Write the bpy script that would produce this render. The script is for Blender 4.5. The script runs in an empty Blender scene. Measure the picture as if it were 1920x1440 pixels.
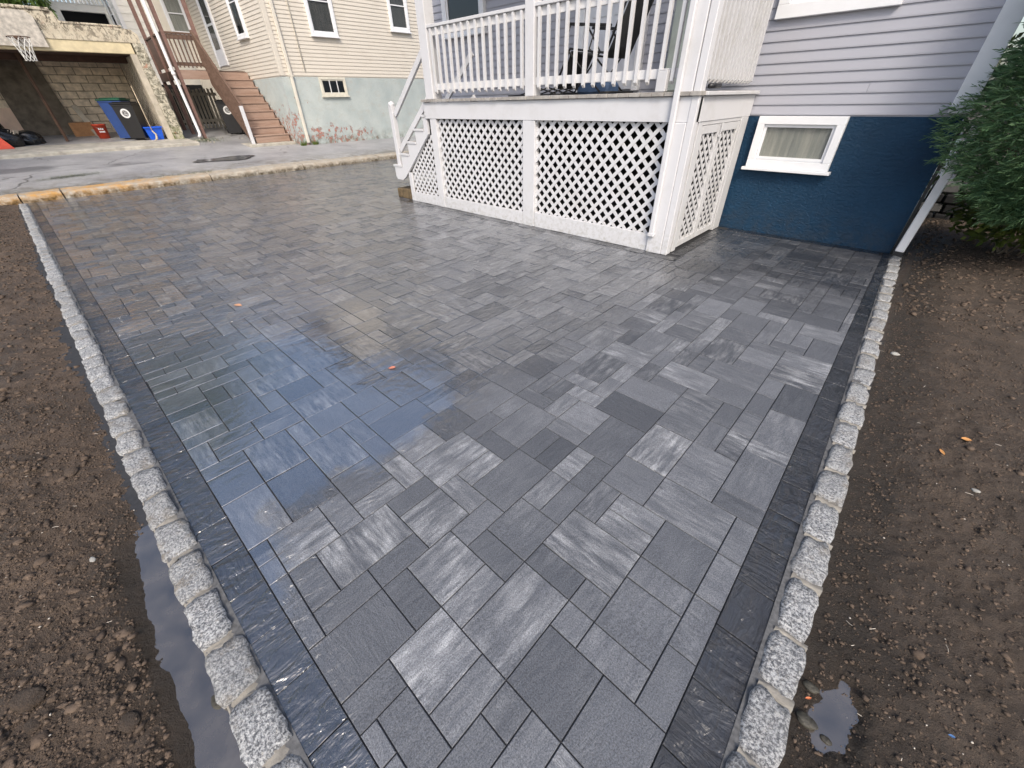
import bpy, bmesh, math, random
import numpy as np
from mathutils import Matrix, Vector
random.seed(7); rng = np.random.default_rng(7)
S = bpy.context.scene
C = S.collection
R_ = math.radians

# ------------------------------------------------------------------ camera, sky, sun, exposure
cam_d = bpy.data.cameras.new('camera'); cam = bpy.data.objects.new('camera', cam_d); C.objects.link(cam)
cam_d.sensor_width = 36.0; cam_d.lens = 36.0*730/1920; cam_d.clip_start = 0.02; cam_d.clip_end = 600
PITCH, ROLL, AZ = R_(36.1), R_(1.4), R_(134.0)
_fw = Vector((0, math.cos(PITCH), -math.sin(PITCH))); _r = Vector((1, 0, 0)); _u = _r.cross(_fw)
_r2 = math.cos(ROLL)*_r - math.sin(ROLL)*_u; _u2 = math.sin(ROLL)*_r + math.cos(ROLL)*_u
_T = Matrix(((math.sin(AZ), math.cos(AZ), 0), (math.sin(AZ-math.pi/2), math.cos(AZ-math.pi/2), 0), (0, 0, 1)))
_r2, _u2, _fw = _T@_r2, _T@_u2, _T@_fw
CAM = Vector((0, 0, 1.6))
cam.matrix_world = Matrix(((_r2.x, _u2.x, -_fw.x, CAM.x), (_r2.y, _u2.y, -_fw.y, CAM.y), (_r2.z, _u2.z, -_fw.z, CAM.z), (0, 0, 0, 1)))
S.camera = cam
W = bpy.data.worlds.new('World'); S.world = W; W.use_nodes = True
nt = W.node_tree; bg = nt.nodes['Background']
sky = nt.nodes.new('ShaderNodeTexSky'); sky.sky_type = 'NISHITA'; sky.sun_disc = False
SUN_AZ, SUN_EL = R_(-42), R_(44)          # direction to the sun, angle from +X towards +Y
sky.sun_elevation = SUN_EL; sky.sun_rotation = math.pi/2 - SUN_AZ
sky.air_density = 1.0; sky.dust_density = 3.2; sky.ozone_density = 0.8
nt.links.new(sky.outputs[0], bg.inputs[0]); bg.inputs[1].default_value = 0.15
sd = bpy.data.lights.new('sun', 'SUN'); sd.energy = 1.35; sd.angle = R_(14); sd.color = (1, .93, .82)
sun = bpy.data.objects.new('sun', sd); C.objects.link(sun)
sv = Vector((math.cos(SUN_EL)*math.cos(SUN_AZ), math.cos(SUN_EL)*math.sin(SUN_AZ), math.sin(SUN_EL)))
sun.rotation_euler = sv.to_track_quat('Z', 'Y').to_euler(); sun.location = (3, -6, 14)
S.view_settings.view_transform = 'Standard'; S.view_settings.look = 'None'
S.view_settings.exposure = 0.80; S.view_settings.gamma = 1.0; S.view_settings.use_curve_mapping = False

# ------------------------------------------------------------------ object helpers
WM = {}
def link(o, parent, M):
    C.objects.link(o); WM[o.name] = M
    if parent is not None:
        o.parent = parent; o.matrix_basis = WM[parent.name].inverted() @ M
    else: o.matrix_basis = M
    return o
def thing(name, label, cat, loc=(0, 0, 0), group=None):
    o = bpy.data.objects.new(name, None); o.empty_display_size = .2
    link(o, None, Matrix.Translation(loc)); return tag(o, label, cat, group)
def tag(o, label, cat, group=None):
    o['label'] = label; o['category'] = cat
    if group: o['group'] = group
    return o
def kind(o, k): o['kind'] = k; return o
def obj(name, mb, mat, parent=None, M=None, smooth=False, label=None):
    me = mb.mesh(name, smooth) if isinstance(mb, MB) else mb
    if mat is not None and len(me.materials) == 0: me.materials.append(mat)
    o = bpy.data.objects.new(name, me); link(o, parent, M if M is not None else Matrix())
    if label: o['label'] = label
    return o
class MB:
    def __init__(s): s.v = []; s.f = []; s.sm = []
    def add(s, vs, fs, M=None):
        b = len(s.v)
        s.v += [tuple(M@Vector(v)) if M is not None else tuple(v) for v in vs]
        s.f += [tuple(b+i for i in f) for f in fs]; return s
    def box(s, x0, x1, y0, y1, z0, z1, M=None, c=0.0):
        if x0 > x1: x0, x1 = x1, x0
        if y0 > y1: y0, y1 = y1, y0
        if z0 > z1: z0, z1 = z1, z0
        if c <= 0:
            v = [(x0,y0,z0),(x1,y0,z0),(x1,y1,z0),(x0,y1,z0),(x0,y0,z1),(x1,y0,z1),(x1,y1,z1),(x0,y1,z1)]
            f = [(0,3,2,1),(4,5,6,7),(0,1,5,4),(1,2,6,5),(2,3,7,6),(3,0,4,7)]
            return s.add(v, f, M)
        c = min(c, (x1-x0)*.45, (y1-y0)*.45, (z1-z0)*.45)
        bm = bmesh.new(); bmesh.ops.create_cube(bm, size=1)
        for v in bm.verts: v.co = Vector(((x0+x1)/2+v.co.x*(x1-x0), (y0+y1)/2+v.co.y*(y1-y0), (z0+z1)/2+v.co.z*(z1-z0)))
        bmesh.ops.bevel(bm, geom=bm.edges[:], offset=c, segments=1, affect='EDGES')
        bm.verts.index_update()
        s.add([v.co[:] for v in bm.verts], [[q.index for q in f.verts] for f in bm.faces], M); bm.free(); return s
    def beam(s, a, b, w, h, up=(0, 0, 1), c=0.0):
        a, b = Vector(a), Vector(b); d = b-a; L = d.length; d.normalize()
        u = Vector(up); sd_ = d.cross(u)
        if sd_.length < 1e-4: sd_ = d.cross(Vector((0, 1, 0)))
        sd_.normalize(); u = sd_.cross(d)
        M = Matrix(((d.x, sd_.x, u.x, a.x), (d.y, sd_.y, u.y, a.y), (d.z, sd_.z, u.z, a.z), (0, 0, 0, 1)))
        return s.box(0, L, -w/2, w/2, -h/2, h/2, M, c)
    def tube(s, pts, r, n=8, cap=True):
        pts = [Vector(p) for p in pts]; rs = r if isinstance(r, (list, tuple)) else [r]*len(pts)
        b = len(s.v); prev = None
        for i, p in enumerate(pts):
            d = (pts[min(i+1, len(pts)-1)]-pts[max(i-1, 0)]).normalized()
            if prev is None:
                x = d.cross(Vector((0, 0, 1)));
                if x.length < .01: x = d.cross(Vector((1, 0, 0)))
            else: x = prev - d*prev.dot(d)
            x.normalize(); prev = x; y = d.cross(x)
            for k in range(n):
                a = 2*math.pi*k/n; q = p+(x*math.cos(a)+y*math.sin(a))*rs[i]; s.v.append(q[:])
        for i in range(len(pts)-1):
            for k in range(n):
                s.f.append((b+i*n+k, b+i*n+(k+1) % n, b+(i+1)*n+(k+1) % n, b+(i+1)*n+k))
        if cap:
            s.f.append(tuple(b+k for k in range(n))[::-1]); s.f.append(tuple(b+(len(pts)-1)*n+k for k in range(n)))
        return s
    def lathe(s, prof, cx, cy, n=20, sx=1, sy=1):
        b = len(s.v)
        for r, z in prof:
            for k in range(n):
                a = 2*math.pi*k/n; s.v.append((cx+r*math.cos(a)*sx, cy+r*math.sin(a)*sy, z))
        for i in range(len(prof)-1):
            for k in range(n):
                s.f.append((b+i*n+k, b+i*n+(k+1) % n, b+(i+1)*n+(k+1) % n, b+(i+1)*n+k))
        return s
    def prism(s, poly, axis, a0, a1):
        n = len(poly); vs = []
        for a in (a0, a1):
            for p, q in poly:
                vs.append({'x': (a, p, q), 'y': (p, a, q), 'z': (p, q, a)}[axis])
        fs = [tuple(range(n))[::-1], tuple(range(n, 2*n))]+[(i, (i+1) % n, n+(i+1) % n, n+i) for i in range(n)]
        return s.add(vs, fs)
    def mesh(s, name, smooth=False):
        me = bpy.data.meshes.new(name); me.from_pydata(s.v, [], s.f)
        bm = bmesh.new(); bm.from_mesh(me); bmesh.ops.recalc_face_normals(bm, faces=bm.faces[:]); bm.to_mesh(me); bm.free()
        if smooth: me.polygons.foreach_set('use_smooth', [True]*len(me.polygons))
        me.update(); return me
def np_mesh(name, V, F, smooth=False):
    V = np.asarray(V, np.float32); F = np.asarray(F, np.int32); k = F.shape[1]
    me = bpy.data.meshes.new(name); me.vertices.add(len(V)); me.vertices.foreach_set('co', V.ravel())
    me.loops.add(F.size); me.loops.foreach_set('vertex_index', F.ravel())
    me.polygons.add(len(F)); me.polygons.foreach_set('loop_start', np.arange(len(F), dtype=np.int32)*k)
    me.polygons.foreach_set('loop_total', np.full(len(F), k, np.int32))
    if smooth: me.polygons.foreach_set('use_smooth', np.ones(len(F), bool))
    me.update(calc_edges=True); me.validate(); return me

# value noise
_tab = rng.random((256, 256))
def vnoise(x, y):
    xi = np.floor(x).astype(int); yi = np.floor(y).astype(int); fx = x-xi; fy = y-yi
    fx = fx*fx*(3-2*fx); fy = fy*fy*(3-2*fy)
    g = lambda a, b: _tab[a % 256, b % 256]
    return (g(xi, yi)*(1-fx)+g(xi+1, yi)*fx)*(1-fy)+(g(xi, yi+1)*(1-fx)+g(xi+1, yi+1)*fx)*fy
def fbm(x, y, f=1.0, o=4):
    s = 0; a = .5
    for i in range(o):
        s = s+a*(vnoise(x*f+i*17.3, y*f+i*9.1)-.5)*2; a *= .5; f *= 2.03
    return s

# ------------------------------------------------------------------ material helpers
class N:
    def __init__(s, name):
        s.m = bpy.data.materials.new(name); s.m.use_nodes = True; s.t = s.m.node_tree
        s.p = s.t.nodes['Principled BSDF']; s.out = s.t.nodes['Material Output']; s._pos = None
    def n(s, t, **k):
        o = s.t.nodes.new(t)
        for a, b in k.items(): setattr(o, a, b)
        return o
    def l(s, a, b): s.t.links.new(a, b)
    def inp(s, sock, v):
        if v is None: return
        if hasattr(v, 'links') or isinstance(v, bpy.types.NodeSocket): s.l(v, sock)
        else: sock.default_value = v
    @property
    def pos(s):
        if s._pos is None: s._pos = s.n('ShaderNodeNewGeometry').outputs['Position']
        return s._pos
    def map(s, vec=None, scale=(1, 1, 1), rot=(0, 0, 0), loc=(0, 0, 0)):
        o = s.n('ShaderNodeMapping'); s.l(vec or s.pos, o.inputs[0]); o.inputs[1].default_value = loc; o.inputs[2].default_value = rot; o.inputs[3].default_value = scale
        return o.outputs[0]
    def noise(s, scale, detail=4, rough=.55, vec=None, dist=0.0):
        o = s.n('ShaderNodeTexNoise'); s.l(vec or s.pos, o.inputs['Vector']); o.inputs['Scale'].default_value = scale
        o.inputs['Detail'].default_value = detail; o.inputs['Roughness'].default_value = rough; o.inputs['Distortion'].default_value = dist
        return o.outputs['Fac']
    def voro(s, scale, vec=None, feature='F1', out='Distance'):
        o = s.n('ShaderNodeTexVoronoi'); o.feature = feature; s.l(vec or s.pos, o.inputs['Vector']); o.inputs['Scale'].default_value = scale
        return o.outputs[out]
    def ramp(s, f, a, b, ca=0.0, cb=1.0):
        o = s.n('ShaderNodeMapRange'); o.inputs[1].default_value = a; o.inputs[2].default_value = b; o.inputs[3].default_value = ca; o.inputs[4].default_value = cb
        s.l(f, o.inputs[0]); return o.outputs[0]
    def math(s, op, a, b=0.0):
        o = s.n('ShaderNodeMath', operation=op); s.inp(o.inputs[0], a); s.inp(o.inputs[1], b); return o.outputs[0]
    def mix(s, f, a, b):
        o = s.n('ShaderNodeMix', data_type='RGBA'); s.inp(o.inputs[0], f)
        for k, v in ((6, a), (7, b)):
            if isinstance(v, tuple): v = (*v[:3], 1)
            s.inp(o.inputs[k], v)
        return o.outputs[2]
    def vmix(s, f, a, b):
        o = s.n('ShaderNodeMix', data_type='VECTOR'); s.inp(o.inputs[0], f); s.inp(o.inputs[4], a); s.inp(o.inputs[5], b); return o.outputs[1]
    def bump(s, h, strength=.3, dist=.01, normal=None):
        o = s.n('ShaderNodeBump'); s.inp(o.inputs['Strength'], strength); o.inputs['Distance'].default_value = dist; s.l(h, o.inputs['Height'])
        if normal is not None: s.l(normal, o.inputs['Normal'])
        return o.outputs[0]
    def attr(s, name):
        o = s.n('ShaderNodeAttribute', attribute_name=name); return o
    def sep(s, v):
        o = s.n('ShaderNodeSeparateXYZ'); s.l(v, o.inputs[0]); return o.outputs
    def set(s, color=None, rough=None, metal=None, normal=None, spec=None, coat=None, coat_r=None, coat_n=None, coat_ior=None):
        I = s.p.inputs
        if isinstance(color, tuple): color = (*color[:3], 1)
        s.inp(I['Base Color'], color); s.inp(I['Roughness'], rough); s.inp(I['Metallic'], metal)
        if normal is not None: s.l(normal, I['Normal'])
        s.inp(I['Specular IOR Level'], spec); s.inp(I['Coat Weight'], coat); s.inp(I['Coat Roughness'], coat_r); s.inp(I['Coat IOR'], coat_ior)
        if coat_n is not None: s.l(coat_n, I['Coat Normal'])
        return s.m
def simple(name, col, rough=.6, metal=0.0, var=.12, scale=6, bump=0.0, bscale=60, spec=.5):
    n = N(name); c2 = tuple(min(1, c*(1+var)) for c in col); c1 = tuple(c*(1-var) for c in col)
    f = n.ramp(n.noise(scale, 5, .6), .3, .7)
    nm = n.bump(n.noise(bscale, 4), bump, .004) if bump else None
    return n.set(n.mix(f, c1, c2), rough, metal, nm, spec)

# painted wood / trim white
def white_paint(name, col=(.60, .60, .615), dirt=.35, axis='z'):
    n = N(name); grime = n.ramp(n.noise(3.2, 6, .7), .50, .74, 0, dirt)
    low = n.ramp(n.sep(n.pos)[2], 0.0, .40, 1.0, 0.0)
    nz = n.ramp(n.noise(22, 5, .7), .45, .7)
    g2 = n.math('MULTIPLY', low, nz)
    f = n.math('MAXIMUM', grime, g2)
    spots = n.ramp(n.noise(55, 3, .6), .70, .76, 0, .35)
    f = n.math('MAXIMUM', f, spots)
    grain = n.noise(30, 4, .6, n.map(scale=(1, 1, .15)))
    return n.set(n.mix(f, col, (.42, .41, .38)), .5, 0, n.bump(grain, .25, .003), .4)
M_white = white_paint('white_paint')
M_white_old = white_paint('aged_white_paint', (.55, .55, .56), .55)
M_rail = white_paint('rail_white_paint', (.60, .60, .61), .3)
M_vinyl_trim = simple('white_vinyl', (.74, .75, .77), .35, var=.03)

def vinyl(name, col, dirt=(.3, .28, .24), amt=.25):
    n = N(name); st = n.noise(2.2, 6, .7, n.map(scale=(1, 1, 1.6)))
    f = n.ramp(st, .5, .8, 0, amt); g = n.noise(140, 2, .5, n.map(scale=(.12, .12, 1)))
    v = n.ramp(n.noise(.8, 3), .3, .7, .0, .12)
    c = n.mix(f, col, dirt); c = n.mix(v, c, tuple(x*.8 for x in col))
    return n.set(c, .48, 0, n.bump(g, .12, .002), .35)
M_lav = vinyl('lavender_grey_vinyl', (.375, .38, .425), (.3, .28, .28), .12)
M_cream = vinyl('cream_vinyl', (.62, .575, .50), (.42, .36, .29), .35)
M_white_siding = vinyl('weathered_white_siding', (.80, .79, .75), (.3, .29, .25), .45)

def stucco(name, col, col2, scale=38, strength=.6, marks=None):
    n = N(name); h = n.noise(scale, 6, .65, n.map(scale=(1, 1, 1.5)), .6)
    c = n.mix(n.ramp(n.noise(1.6, 6, .6), .3, .75), col, col2)
    if marks:
        m = n.ramp(n.noise(5.0, 7, .75, n.map(scale=(1, 1, .7), loc=(3.1, 2.2, 4.4))), .66, .73, 0, .7)
        c = n.mix(m, c, marks)
        c = n.mix(n.ramp(n.noise(.9, 5, .65, n.map(loc=(9, 4, 2))), .45, .7, 0, .6), c, tuple(q*.62 for q in col)); w = n.math('MULTIPLY', n.ramp(n.sep(n.pos)[2], 0, .5, 1.0, 0), n.ramp(n.noise(9, 5, .7), .4, .7))
        c = n.mix(w, c, (.02, .035, .055))
    return n.set(c, .62, 0, n.bump(h, strength, .02), .35)
M_blue = stucco('navy_stucco', (.0025, .034, .080), (.005, .044, .098), 24, 1.0, (.06, .10, .13))

def peeling(name):
    n = N(name); P = n.sep(n.pos)
    base = n.mix(n.ramp(n.noise(1.3, 6, .65), .3, .7), (.36, .41, .41), (.49, .53, .51))
    base = n.mix(n.ramp(n.noise(3.5, 8, .75, n.map(scale=(1, 1, 1.8))), .52, .7, 0, .7), base, (.40, .39, .35))
    z = P[2]
    low = n.ramp(z, .45, 1.15, 1, 0); edge = n.math('MULTIPLY', n.ramp(P[1], 7.0, 7.9, 1, 0), n.ramp(z, 1.2, 2.0, 1, 0))
    lowband = n.math('MULTIPLY', n.ramp(z, .85, 1.15, 1, 0), n.ramp(P[1], 9.6, 10.6, 1, 0))
    area = n.math('MAXIMUM', n.math('MULTIPLY', lowband, .9), edge)
    pn = n.noise(6.5, 7, .72, n.map(scale=(1, 1, .8)))
    mask = n.ramp(n.math('ADD', n.math('MULTIPLY', area, .17), pn), .675, .69)
    brick = n.mix(n.ramp(n.noise(14, 4), .4, .6), (.42, .17, .13), (.28, .25, .23))
    dirt = n.math('MULTIPLY', n.ramp(z, .45, .8, .6, 0), n.ramp(n.noise(5, 5), .4, .65))
    c = n.mix(mask, base, brick); c = n.mix(dirt, c, (.12, .13, .09))
    h = n.math('SUBTRACT', n.noise(26, 7, .7), n.math('MULTIPLY', mask, .5))
    return n.set(c, .85, 0, n.bump(h, .6, .02), .2)
M_peel = peeling('peeling_grey_green_masonry_paint')

# wet slate-like paver: tone / streak / direction / random from a colour attribute
def paver_mat(name, dark=False):
    n = N(name); A = n.attr('pv'); col = n.n('ShaderNodeSeparateColor'); n.l(A.outputs['Color'], col.inputs[0])
    tone, streak, direc = col.outputs[0], col.outputs[1], col.outputs[2]; rnd = A.outputs['Alpha']
    P = n.pos; xyz = n.sep(P)
    off = n.n('ShaderNodeCombineXYZ'); n.l(n.math('MULTIPLY', rnd, 37.0), off.inputs[2])
    pv = n.n('ShaderNodeVectorMath', operation='ADD'); n.l(P, pv.inputs[0]); n.l(off.outputs[0], pv.inputs[1]); pv = pv.outputs[0]
    vx = n.map(pv, (5, 30, 1)); vy = n.map(pv, (30, 5, 1)); sv_ = n.vmix(direc, vx, vy)
    cl = n.noise(1.0, 9, .74, sv_, .15); patch = n.ramp(n.noise(7, 3, .5, pv), .38, .62)
    fine = n.noise(190, 6, .9); grit = n.ramp(fine, .38, .62, -.8, .8)
    if dark: b0, b1, b2 = (.018, .019, .024), (.034, .036, .044), (.07, .075, .085)
    else: b0, b1, b2 = (.060, .065, .076), (.172, .180, .197), (.52, .525, .53)
    c = n.mix(tone, b0, b1)
    sm = n.math('MULTIPLY', n.math('MULTIPLY', n.ramp(cl, .42, .66), streak), n.math('ADD', n.math('MULTIPLY', patch, .65), .30))
    c = n.mix(sm, c, b2)
    dk = n.math('MULTIPLY', n.ramp(cl, .43, .30), n.math('MULTIPLY', streak, .6)); c = n.mix(dk, c, b0)
    big = n.noise(5, 5, .6, pv); c = n.mix(n.ramp(big, .35, .7, 0, .35), c, b0 if not dark else b2)
    g = n.n('ShaderNodeMix', data_type='RGBA', blend_type='MULTIPLY'); g.inputs[0].default_value = .85 if not dark else .4
    n.l(c, g.inputs[6]); gg = n.n('ShaderNodeCombineColor'); gv = n.math('ADD', grit, 1.0)
    for k in range(3): n.l(gv, gg.inputs[k])
    n.l(gg.outputs[0], g.inputs[7]); c = g.outputs[2]
    # wetness map in the plane of the patio: standing film along the left edge, wet towards the kerb, damp near the camera
    wob = n.noise(.9, 4, .6); wob2 = n.noise(3.2, 4, .6)
    farx = n.ramp(xyz[0], -1.1, -1.9)
    near_left = n.ramp(n.math('ADD', xyz[1], n.math('MULTIPLY', xyz[0], .28)), -.1, -.6)
    w = n.math('MAXIMUM', farx, near_left)
    w = n.math('ADD', w, n.math('MULTIPLY', n.math('SUBTRACT', wob, .5), 1.1))
    w = n.math('ADD', w, n.math('MULTIPLY', n.math('SUBTRACT', wob2, .5), .5))
    wbn = n.math('ADD', xyz[1], n.math('MULTIPLY', n.math('SUBTRACT', n.noise(1.6, 4, .6), .5), 1.4)); back_wet_shade = n.math('MULTIPLY', n.ramp(wbn, 3.9, 5.0, 0, .85), n.ramp(xyz[0], -2.4, -1.7))  # pavers by the house wall: wet, with its shade painted in as darkening
    if dark: w = n.math('ADD', w, .45)
    w = n.math('ADD', w, n.math('MULTIPLY', back_wet_shade, .6))
    wet = n.ramp(w, .25, .75)
    pud = n.math('MULTIPLY', n.ramp(n.math('ADD', w, n.math('MULTIPLY', n.math('SUBTRACT', n.noise(11, 4, .65), .5), .35)), .58, .72), n.math('MULTIPLY', n.ramp(xyz[1], 2.7, 1.5), n.ramp(xyz[0], -5.5, -3.4)))
    cw = n.n('ShaderNodeMix', data_type='RGBA', blend_type='MULTIPLY'); n.l(n.math('MINIMUM', n.math('ADD', n.math('MULTIPLY', wet, .5), n.math('ADD', n.math('MULTIPLY', pud, .05), back_wet_shade)), 1.0), cw.inputs[0]); n.l(c, cw.inputs[6]); cw.inputs[7].default_value = (.45, .45, .46, 1)
    c = cw.outputs[2]
    if dark: pud = n.math('MULTIPLY', pud, .45)
    # cleft relief
    warp = n.noise(1.0, 5, .62, n.vmix(direc, n.map(pv, (5, 17, 1)), n.map(pv, (17, 5, 1))), 1.6)
    ledge = n.n('ShaderNodeMapRange'); ledge.interpolation_type = 'STEPPED'; ledge.inputs[5].default_value = 5
    n.l(warp, ledge.inputs[0]); ledge.inputs[1].default_value = .25; ledge.inputs[2].default_value = .75
    led = n.math('ADD', n.math('MULTIPLY', ledge.outputs[0], .45), warp)
    h = n.math('ADD', n.math('MULTIPLY', led, 1.0), n.math('MULTIPLY', fine, .22))
    nb = n.bump(h, .6 if not dark else 1.0, .007 if not dark else .014)
    # water surface: mostly level, broken where the stone rises through it
    wave = n.noise(1.0, 3, .55, n.map(scale=(17, 8, 1), rot=(0, 0, .6)), .7); rw = n.math('MULTIPLY', n.math('ADD', n.math('MULTIPLY', n.math('SUBTRACT', 1.0, pud), .85), .06), n.ramp(xyz[0], -9, -4, .45, 1.0)); wn = n.bump(wave, rw, .05)
    cs = n.math('ADD', n.math('MULTIPLY', n.math('SUBTRACT', 1.0, pud), .75), .05)
    rip = n.math('ADD', n.math('MULTIPLY', led, 1.0), n.math('MULTIPLY', n.noise(9, 3), .5))
    cn = n.bump(rip, cs, .008, wn)
    ro = n.ramp(wet, 0, 1, .62, .30)
    coat = n.math('ADD', n.math('MULTIPLY', wet, .95), .05)
    cr = n.math('SUBTRACT', n.ramp(wet, 0, 1, .35, .05), n.math('MULTIPLY', pud, .035))
    return n.set(c, ro, 0, nb, .5, coat, cr, cn, n.math('ADD', n.math('MULTIPLY', pud, 1.3), 1.75))
M_paver = paver_mat('wet_slate_paver'); M_border = paver_mat('charcoal_border_paver', True)
M_bed = simple('bedding_grout', (.10, .10, .10), .8, var=.4, scale=60, bump=.5)
M_joint = simple('joint_sand', (.03, .03, .032), .7, var=.3, scale=40, bump=.3)

def granite():
    n = N('rough_granite'); a = n.noise(105, 4, .75); b = n.noise(45, 4, .7)
    c = n.mix(n.ramp(a, .42, .58), (.10, .105, .115), (.62, .62, .61)); c = n.mix(n.ramp(b, .6, .72, 0, .6), c, (.62, .57, .47))
    c = n.mix(n.ramp(n.noise(230, 2), .62, .70), c, (.05, .05, .055)); c = n.mix(n.ramp(n.noise(4, 5), .5, .75, 0, .4), c, (.2, .2, .2))
    oi = n.n('ShaderNodeObjectInfo').outputs['Random']; c = n.mix(n.ramp(oi, 0, 1, 0, .38), c, (.24, .24, .235)); st = n.math('MULTIPLY', n.ramp(n.noise(11, 5, .7), .5, .7), n.ramp(oi, .3, .9, .15, .75)); c = n.mix(st, c, (.20, .165, .12))
    h = n.math('ADD', n.noise(70, 6, .75), n.noise(24, 4, .6))
    return n.set(c, .5, 0, n.bump(h, .9, .014), .4)
M_granite = granite()
M_mortar = simple('mortar', (.25, .23, .195), .85, var=.25, scale=30, bump=.6, bscale=90)

def soil():
    n = N('damp_soil'); P = n.sep(n.pos)
    c = n.mix(n.ramp(n.noise(7, 8, .75), .3, .7), (.050, .036, .026), (.175, .125, .088))
    c = n.mix(n.ramp(n.noise(260, 3, .7), .55, .72, 0, .55), c, (.16, .12, .09))
    c = n.mix(n.ramp(n.noise(90, 2, .5), .74, .78, 0, .6), c, (.26, .22, .17))
    wet = n.ramp(n.noise(2.6, 5, .6), .45, .62)
    near = n.ramp(P[0], .75, .42, 0, 1)
    wet2 = n.math('MULTIPLY', wet, n.math('ADD', n.math('MULTIPLY', near, .7), .2))
    c = n.mix(n.math('MULTIPLY', wet2, .5), c, (.018, .014, .011))
    rimL = n.math('MULTIPLY', n.ramp(n.math('SUBTRACT', n.math('MULTIPLY', P[0], .0245), n.math('ADD', P[1], n.math('MULTIPLY', n.noise(6, 4), .10))), .56, .44), n.ramp(P[0], -2.4, -1.8)); gr = n.ramp(P[0], .2, .3)
    rimL = n.math('MULTIPLY', rimL, n.math('SUBTRACT', 1.0, gr)); rimR = n.math('MULTIPLY', n.ramp(n.math('ADD', P[0], n.math('MULTIPLY', n.noise(4, 5), .25)), .78, .58), gr)
    rim = n.math('MAXIMUM', rimL, n.math('MULTIPLY', rimR, .85)); c = n.mix(n.math('MULTIPLY', rim, .7), c, (.030, .025, .020)); wet2 = n.math('MAXIMUM', wet2, rim); c = n.mix(n.math('MULTIPLY', gr, .35), c, (.045, .04, .034))
    h = n.math('ADD', n.noise(60, 8, .78), n.math('MULTIPLY', n.noise(200, 5, .7), .4))
    return n.set(c, n.ramp(wet2, 0, .9, .85, .22), 0, n.bump(h, 1.0, .02), .35)
M_soil = soil()
M_clod = simple('soil_clod', (.100, .072, .052), .85, var=.4, scale=30, bump=.5, bscale=200, spec=.25)
def water():
    n = N('muddy_water'); c = n.mix(n.ramp(n.noise(9, 5), .3, .7), (.035, .03, .025), (.10, .085, .068))
    return n.set(c, .04, 0, n.bump(n.noise(14, 3), .05, .004), .6, 1.0, .02, None, 2.0)
M_water = water()
def asphalt():
    n = N('old_asphalt'); c = n.mix(n.ramp(n.noise(.9, 7, .7), .3, .7), (.22, .22, .23), (.41, .405, .405))
    c = n.mix(n.ramp(n.noise(200, 2, .6), .55, .75, 0, .4), c, (.3, .3, .3))
    cr = n.ramp(n.voro(.55, n.map(loc=(.3, .2, 0)), 'DISTANCE_TO_EDGE'), .0, .012, 1, 0)
    vn = n.noise(1.4, 5, .6); wv = n.n('ShaderNodeVectorMath', operation='ADD'); n.l(n.pos, wv.inputs[0])
    cx = n.n('ShaderNodeCombineXYZ'); n.l(vn, cx.inputs[0]); n.l(n.noise(1.7, 4), cx.inputs[1]); n.l(cx.outputs[0], wv.inputs[1])
    cr = n.ramp(n.voro(.42, wv.outputs[0], 'DISTANCE_TO_EDGE'), .0, .012, 1, 0)
    cr = n.math('MULTIPLY', cr, n.ramp(n.noise(.6, 3), .42, .55))
    pat = n.ramp(n.noise(.55, 4, .6, n.map(scale=(1, .35, 1))), .62, .66, 0, .55)
    c = n.mix(pat, c, (.07, .072, .078)); c = n.mix(n.math('MULTIPLY', cr, .8), c, (.035, .035, .03))
    ed = n.math('MULTIPLY', n.ramp(n.sep(n.pos)[0], -15.6, -14.5), n.ramp(n.noise(4, 6, .7), .40, .58)); c = n.mix(n.math('MULTIPLY', ed, .75), c, (.13, .115, .08))
    h = n.math('SUBTRACT', n.noise(180, 3, .6), cr)
    return n.set(c, .42, 0, n.bump(h, .5, .006), .5)
M_asphalt = asphalt()
def kerbmat():
    n = N('stained_old_concrete'); P = n.sep(n.pos)
    c = n.mix(n.ramp(n.noise(6, 7, .7), .3, .7), (.30, .275, .23), (.46, .43, .37))
    left = n.ramp(P[1], 3.4, 1.0)
    o = n.math('MULTIPLY', n.ramp(n.noise(4.5, 6, .7), .36, .6), n.math('ADD', n.math('MULTIPLY', left, .8), .12))
    c = n.mix(o, c, (.50, .27, .075))
    face = n.ramp(P[2], .12, .05)
    d = n.math('MULTIPLY', face, n.ramp(n.noise(9, 6, .75), .36, .6)); c = n.mix(n.math('MULTIPLY', d, .9), c, (.055, .04, .02))
    c = n.mix(n.ramp(n.noise(22, 5, .7), .62, .7, 0, .8), c, (.06, .06, .035))
    return n.set(c, .8, 0, n.bump(n.noise(35, 7, .75), .8, .02), .3)
M_kerb = kerbmat()
M_conc = simple('old_concrete', (.40, .375, .32), .85, var=.3, scale=4, bump=.5, bscale=50)
def parapet():
    n = N('lichen_stained_render'); c = n.mix(n.ramp(n.noise(5, 6, .7), .35, .65), (.66, .60, .47), (.54, .47, .36))
    v = n.noise(7, 8, .8, n.map(scale=(1, 1, .6), rot=(.6, 0, 0)), .8); f = n.ramp(v, .49, .56)
    zz = n.ramp(n.sep(n.pos)[2], 3.2, 3.9, .35, 1.0)
    c = n.mix(n.math('MULTIPLY', f, zz), c, (.075, .06, .045)); c = n.mix(n.ramp(n.noise(3.1, 4), .64, .74, 0, .7), c, (.55, .3, .24))
    return n.set(c, .9, 0, n.bump(n.noise(20, 7, .75), .9, .03), .2)
M_parapet = parapet()
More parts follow.
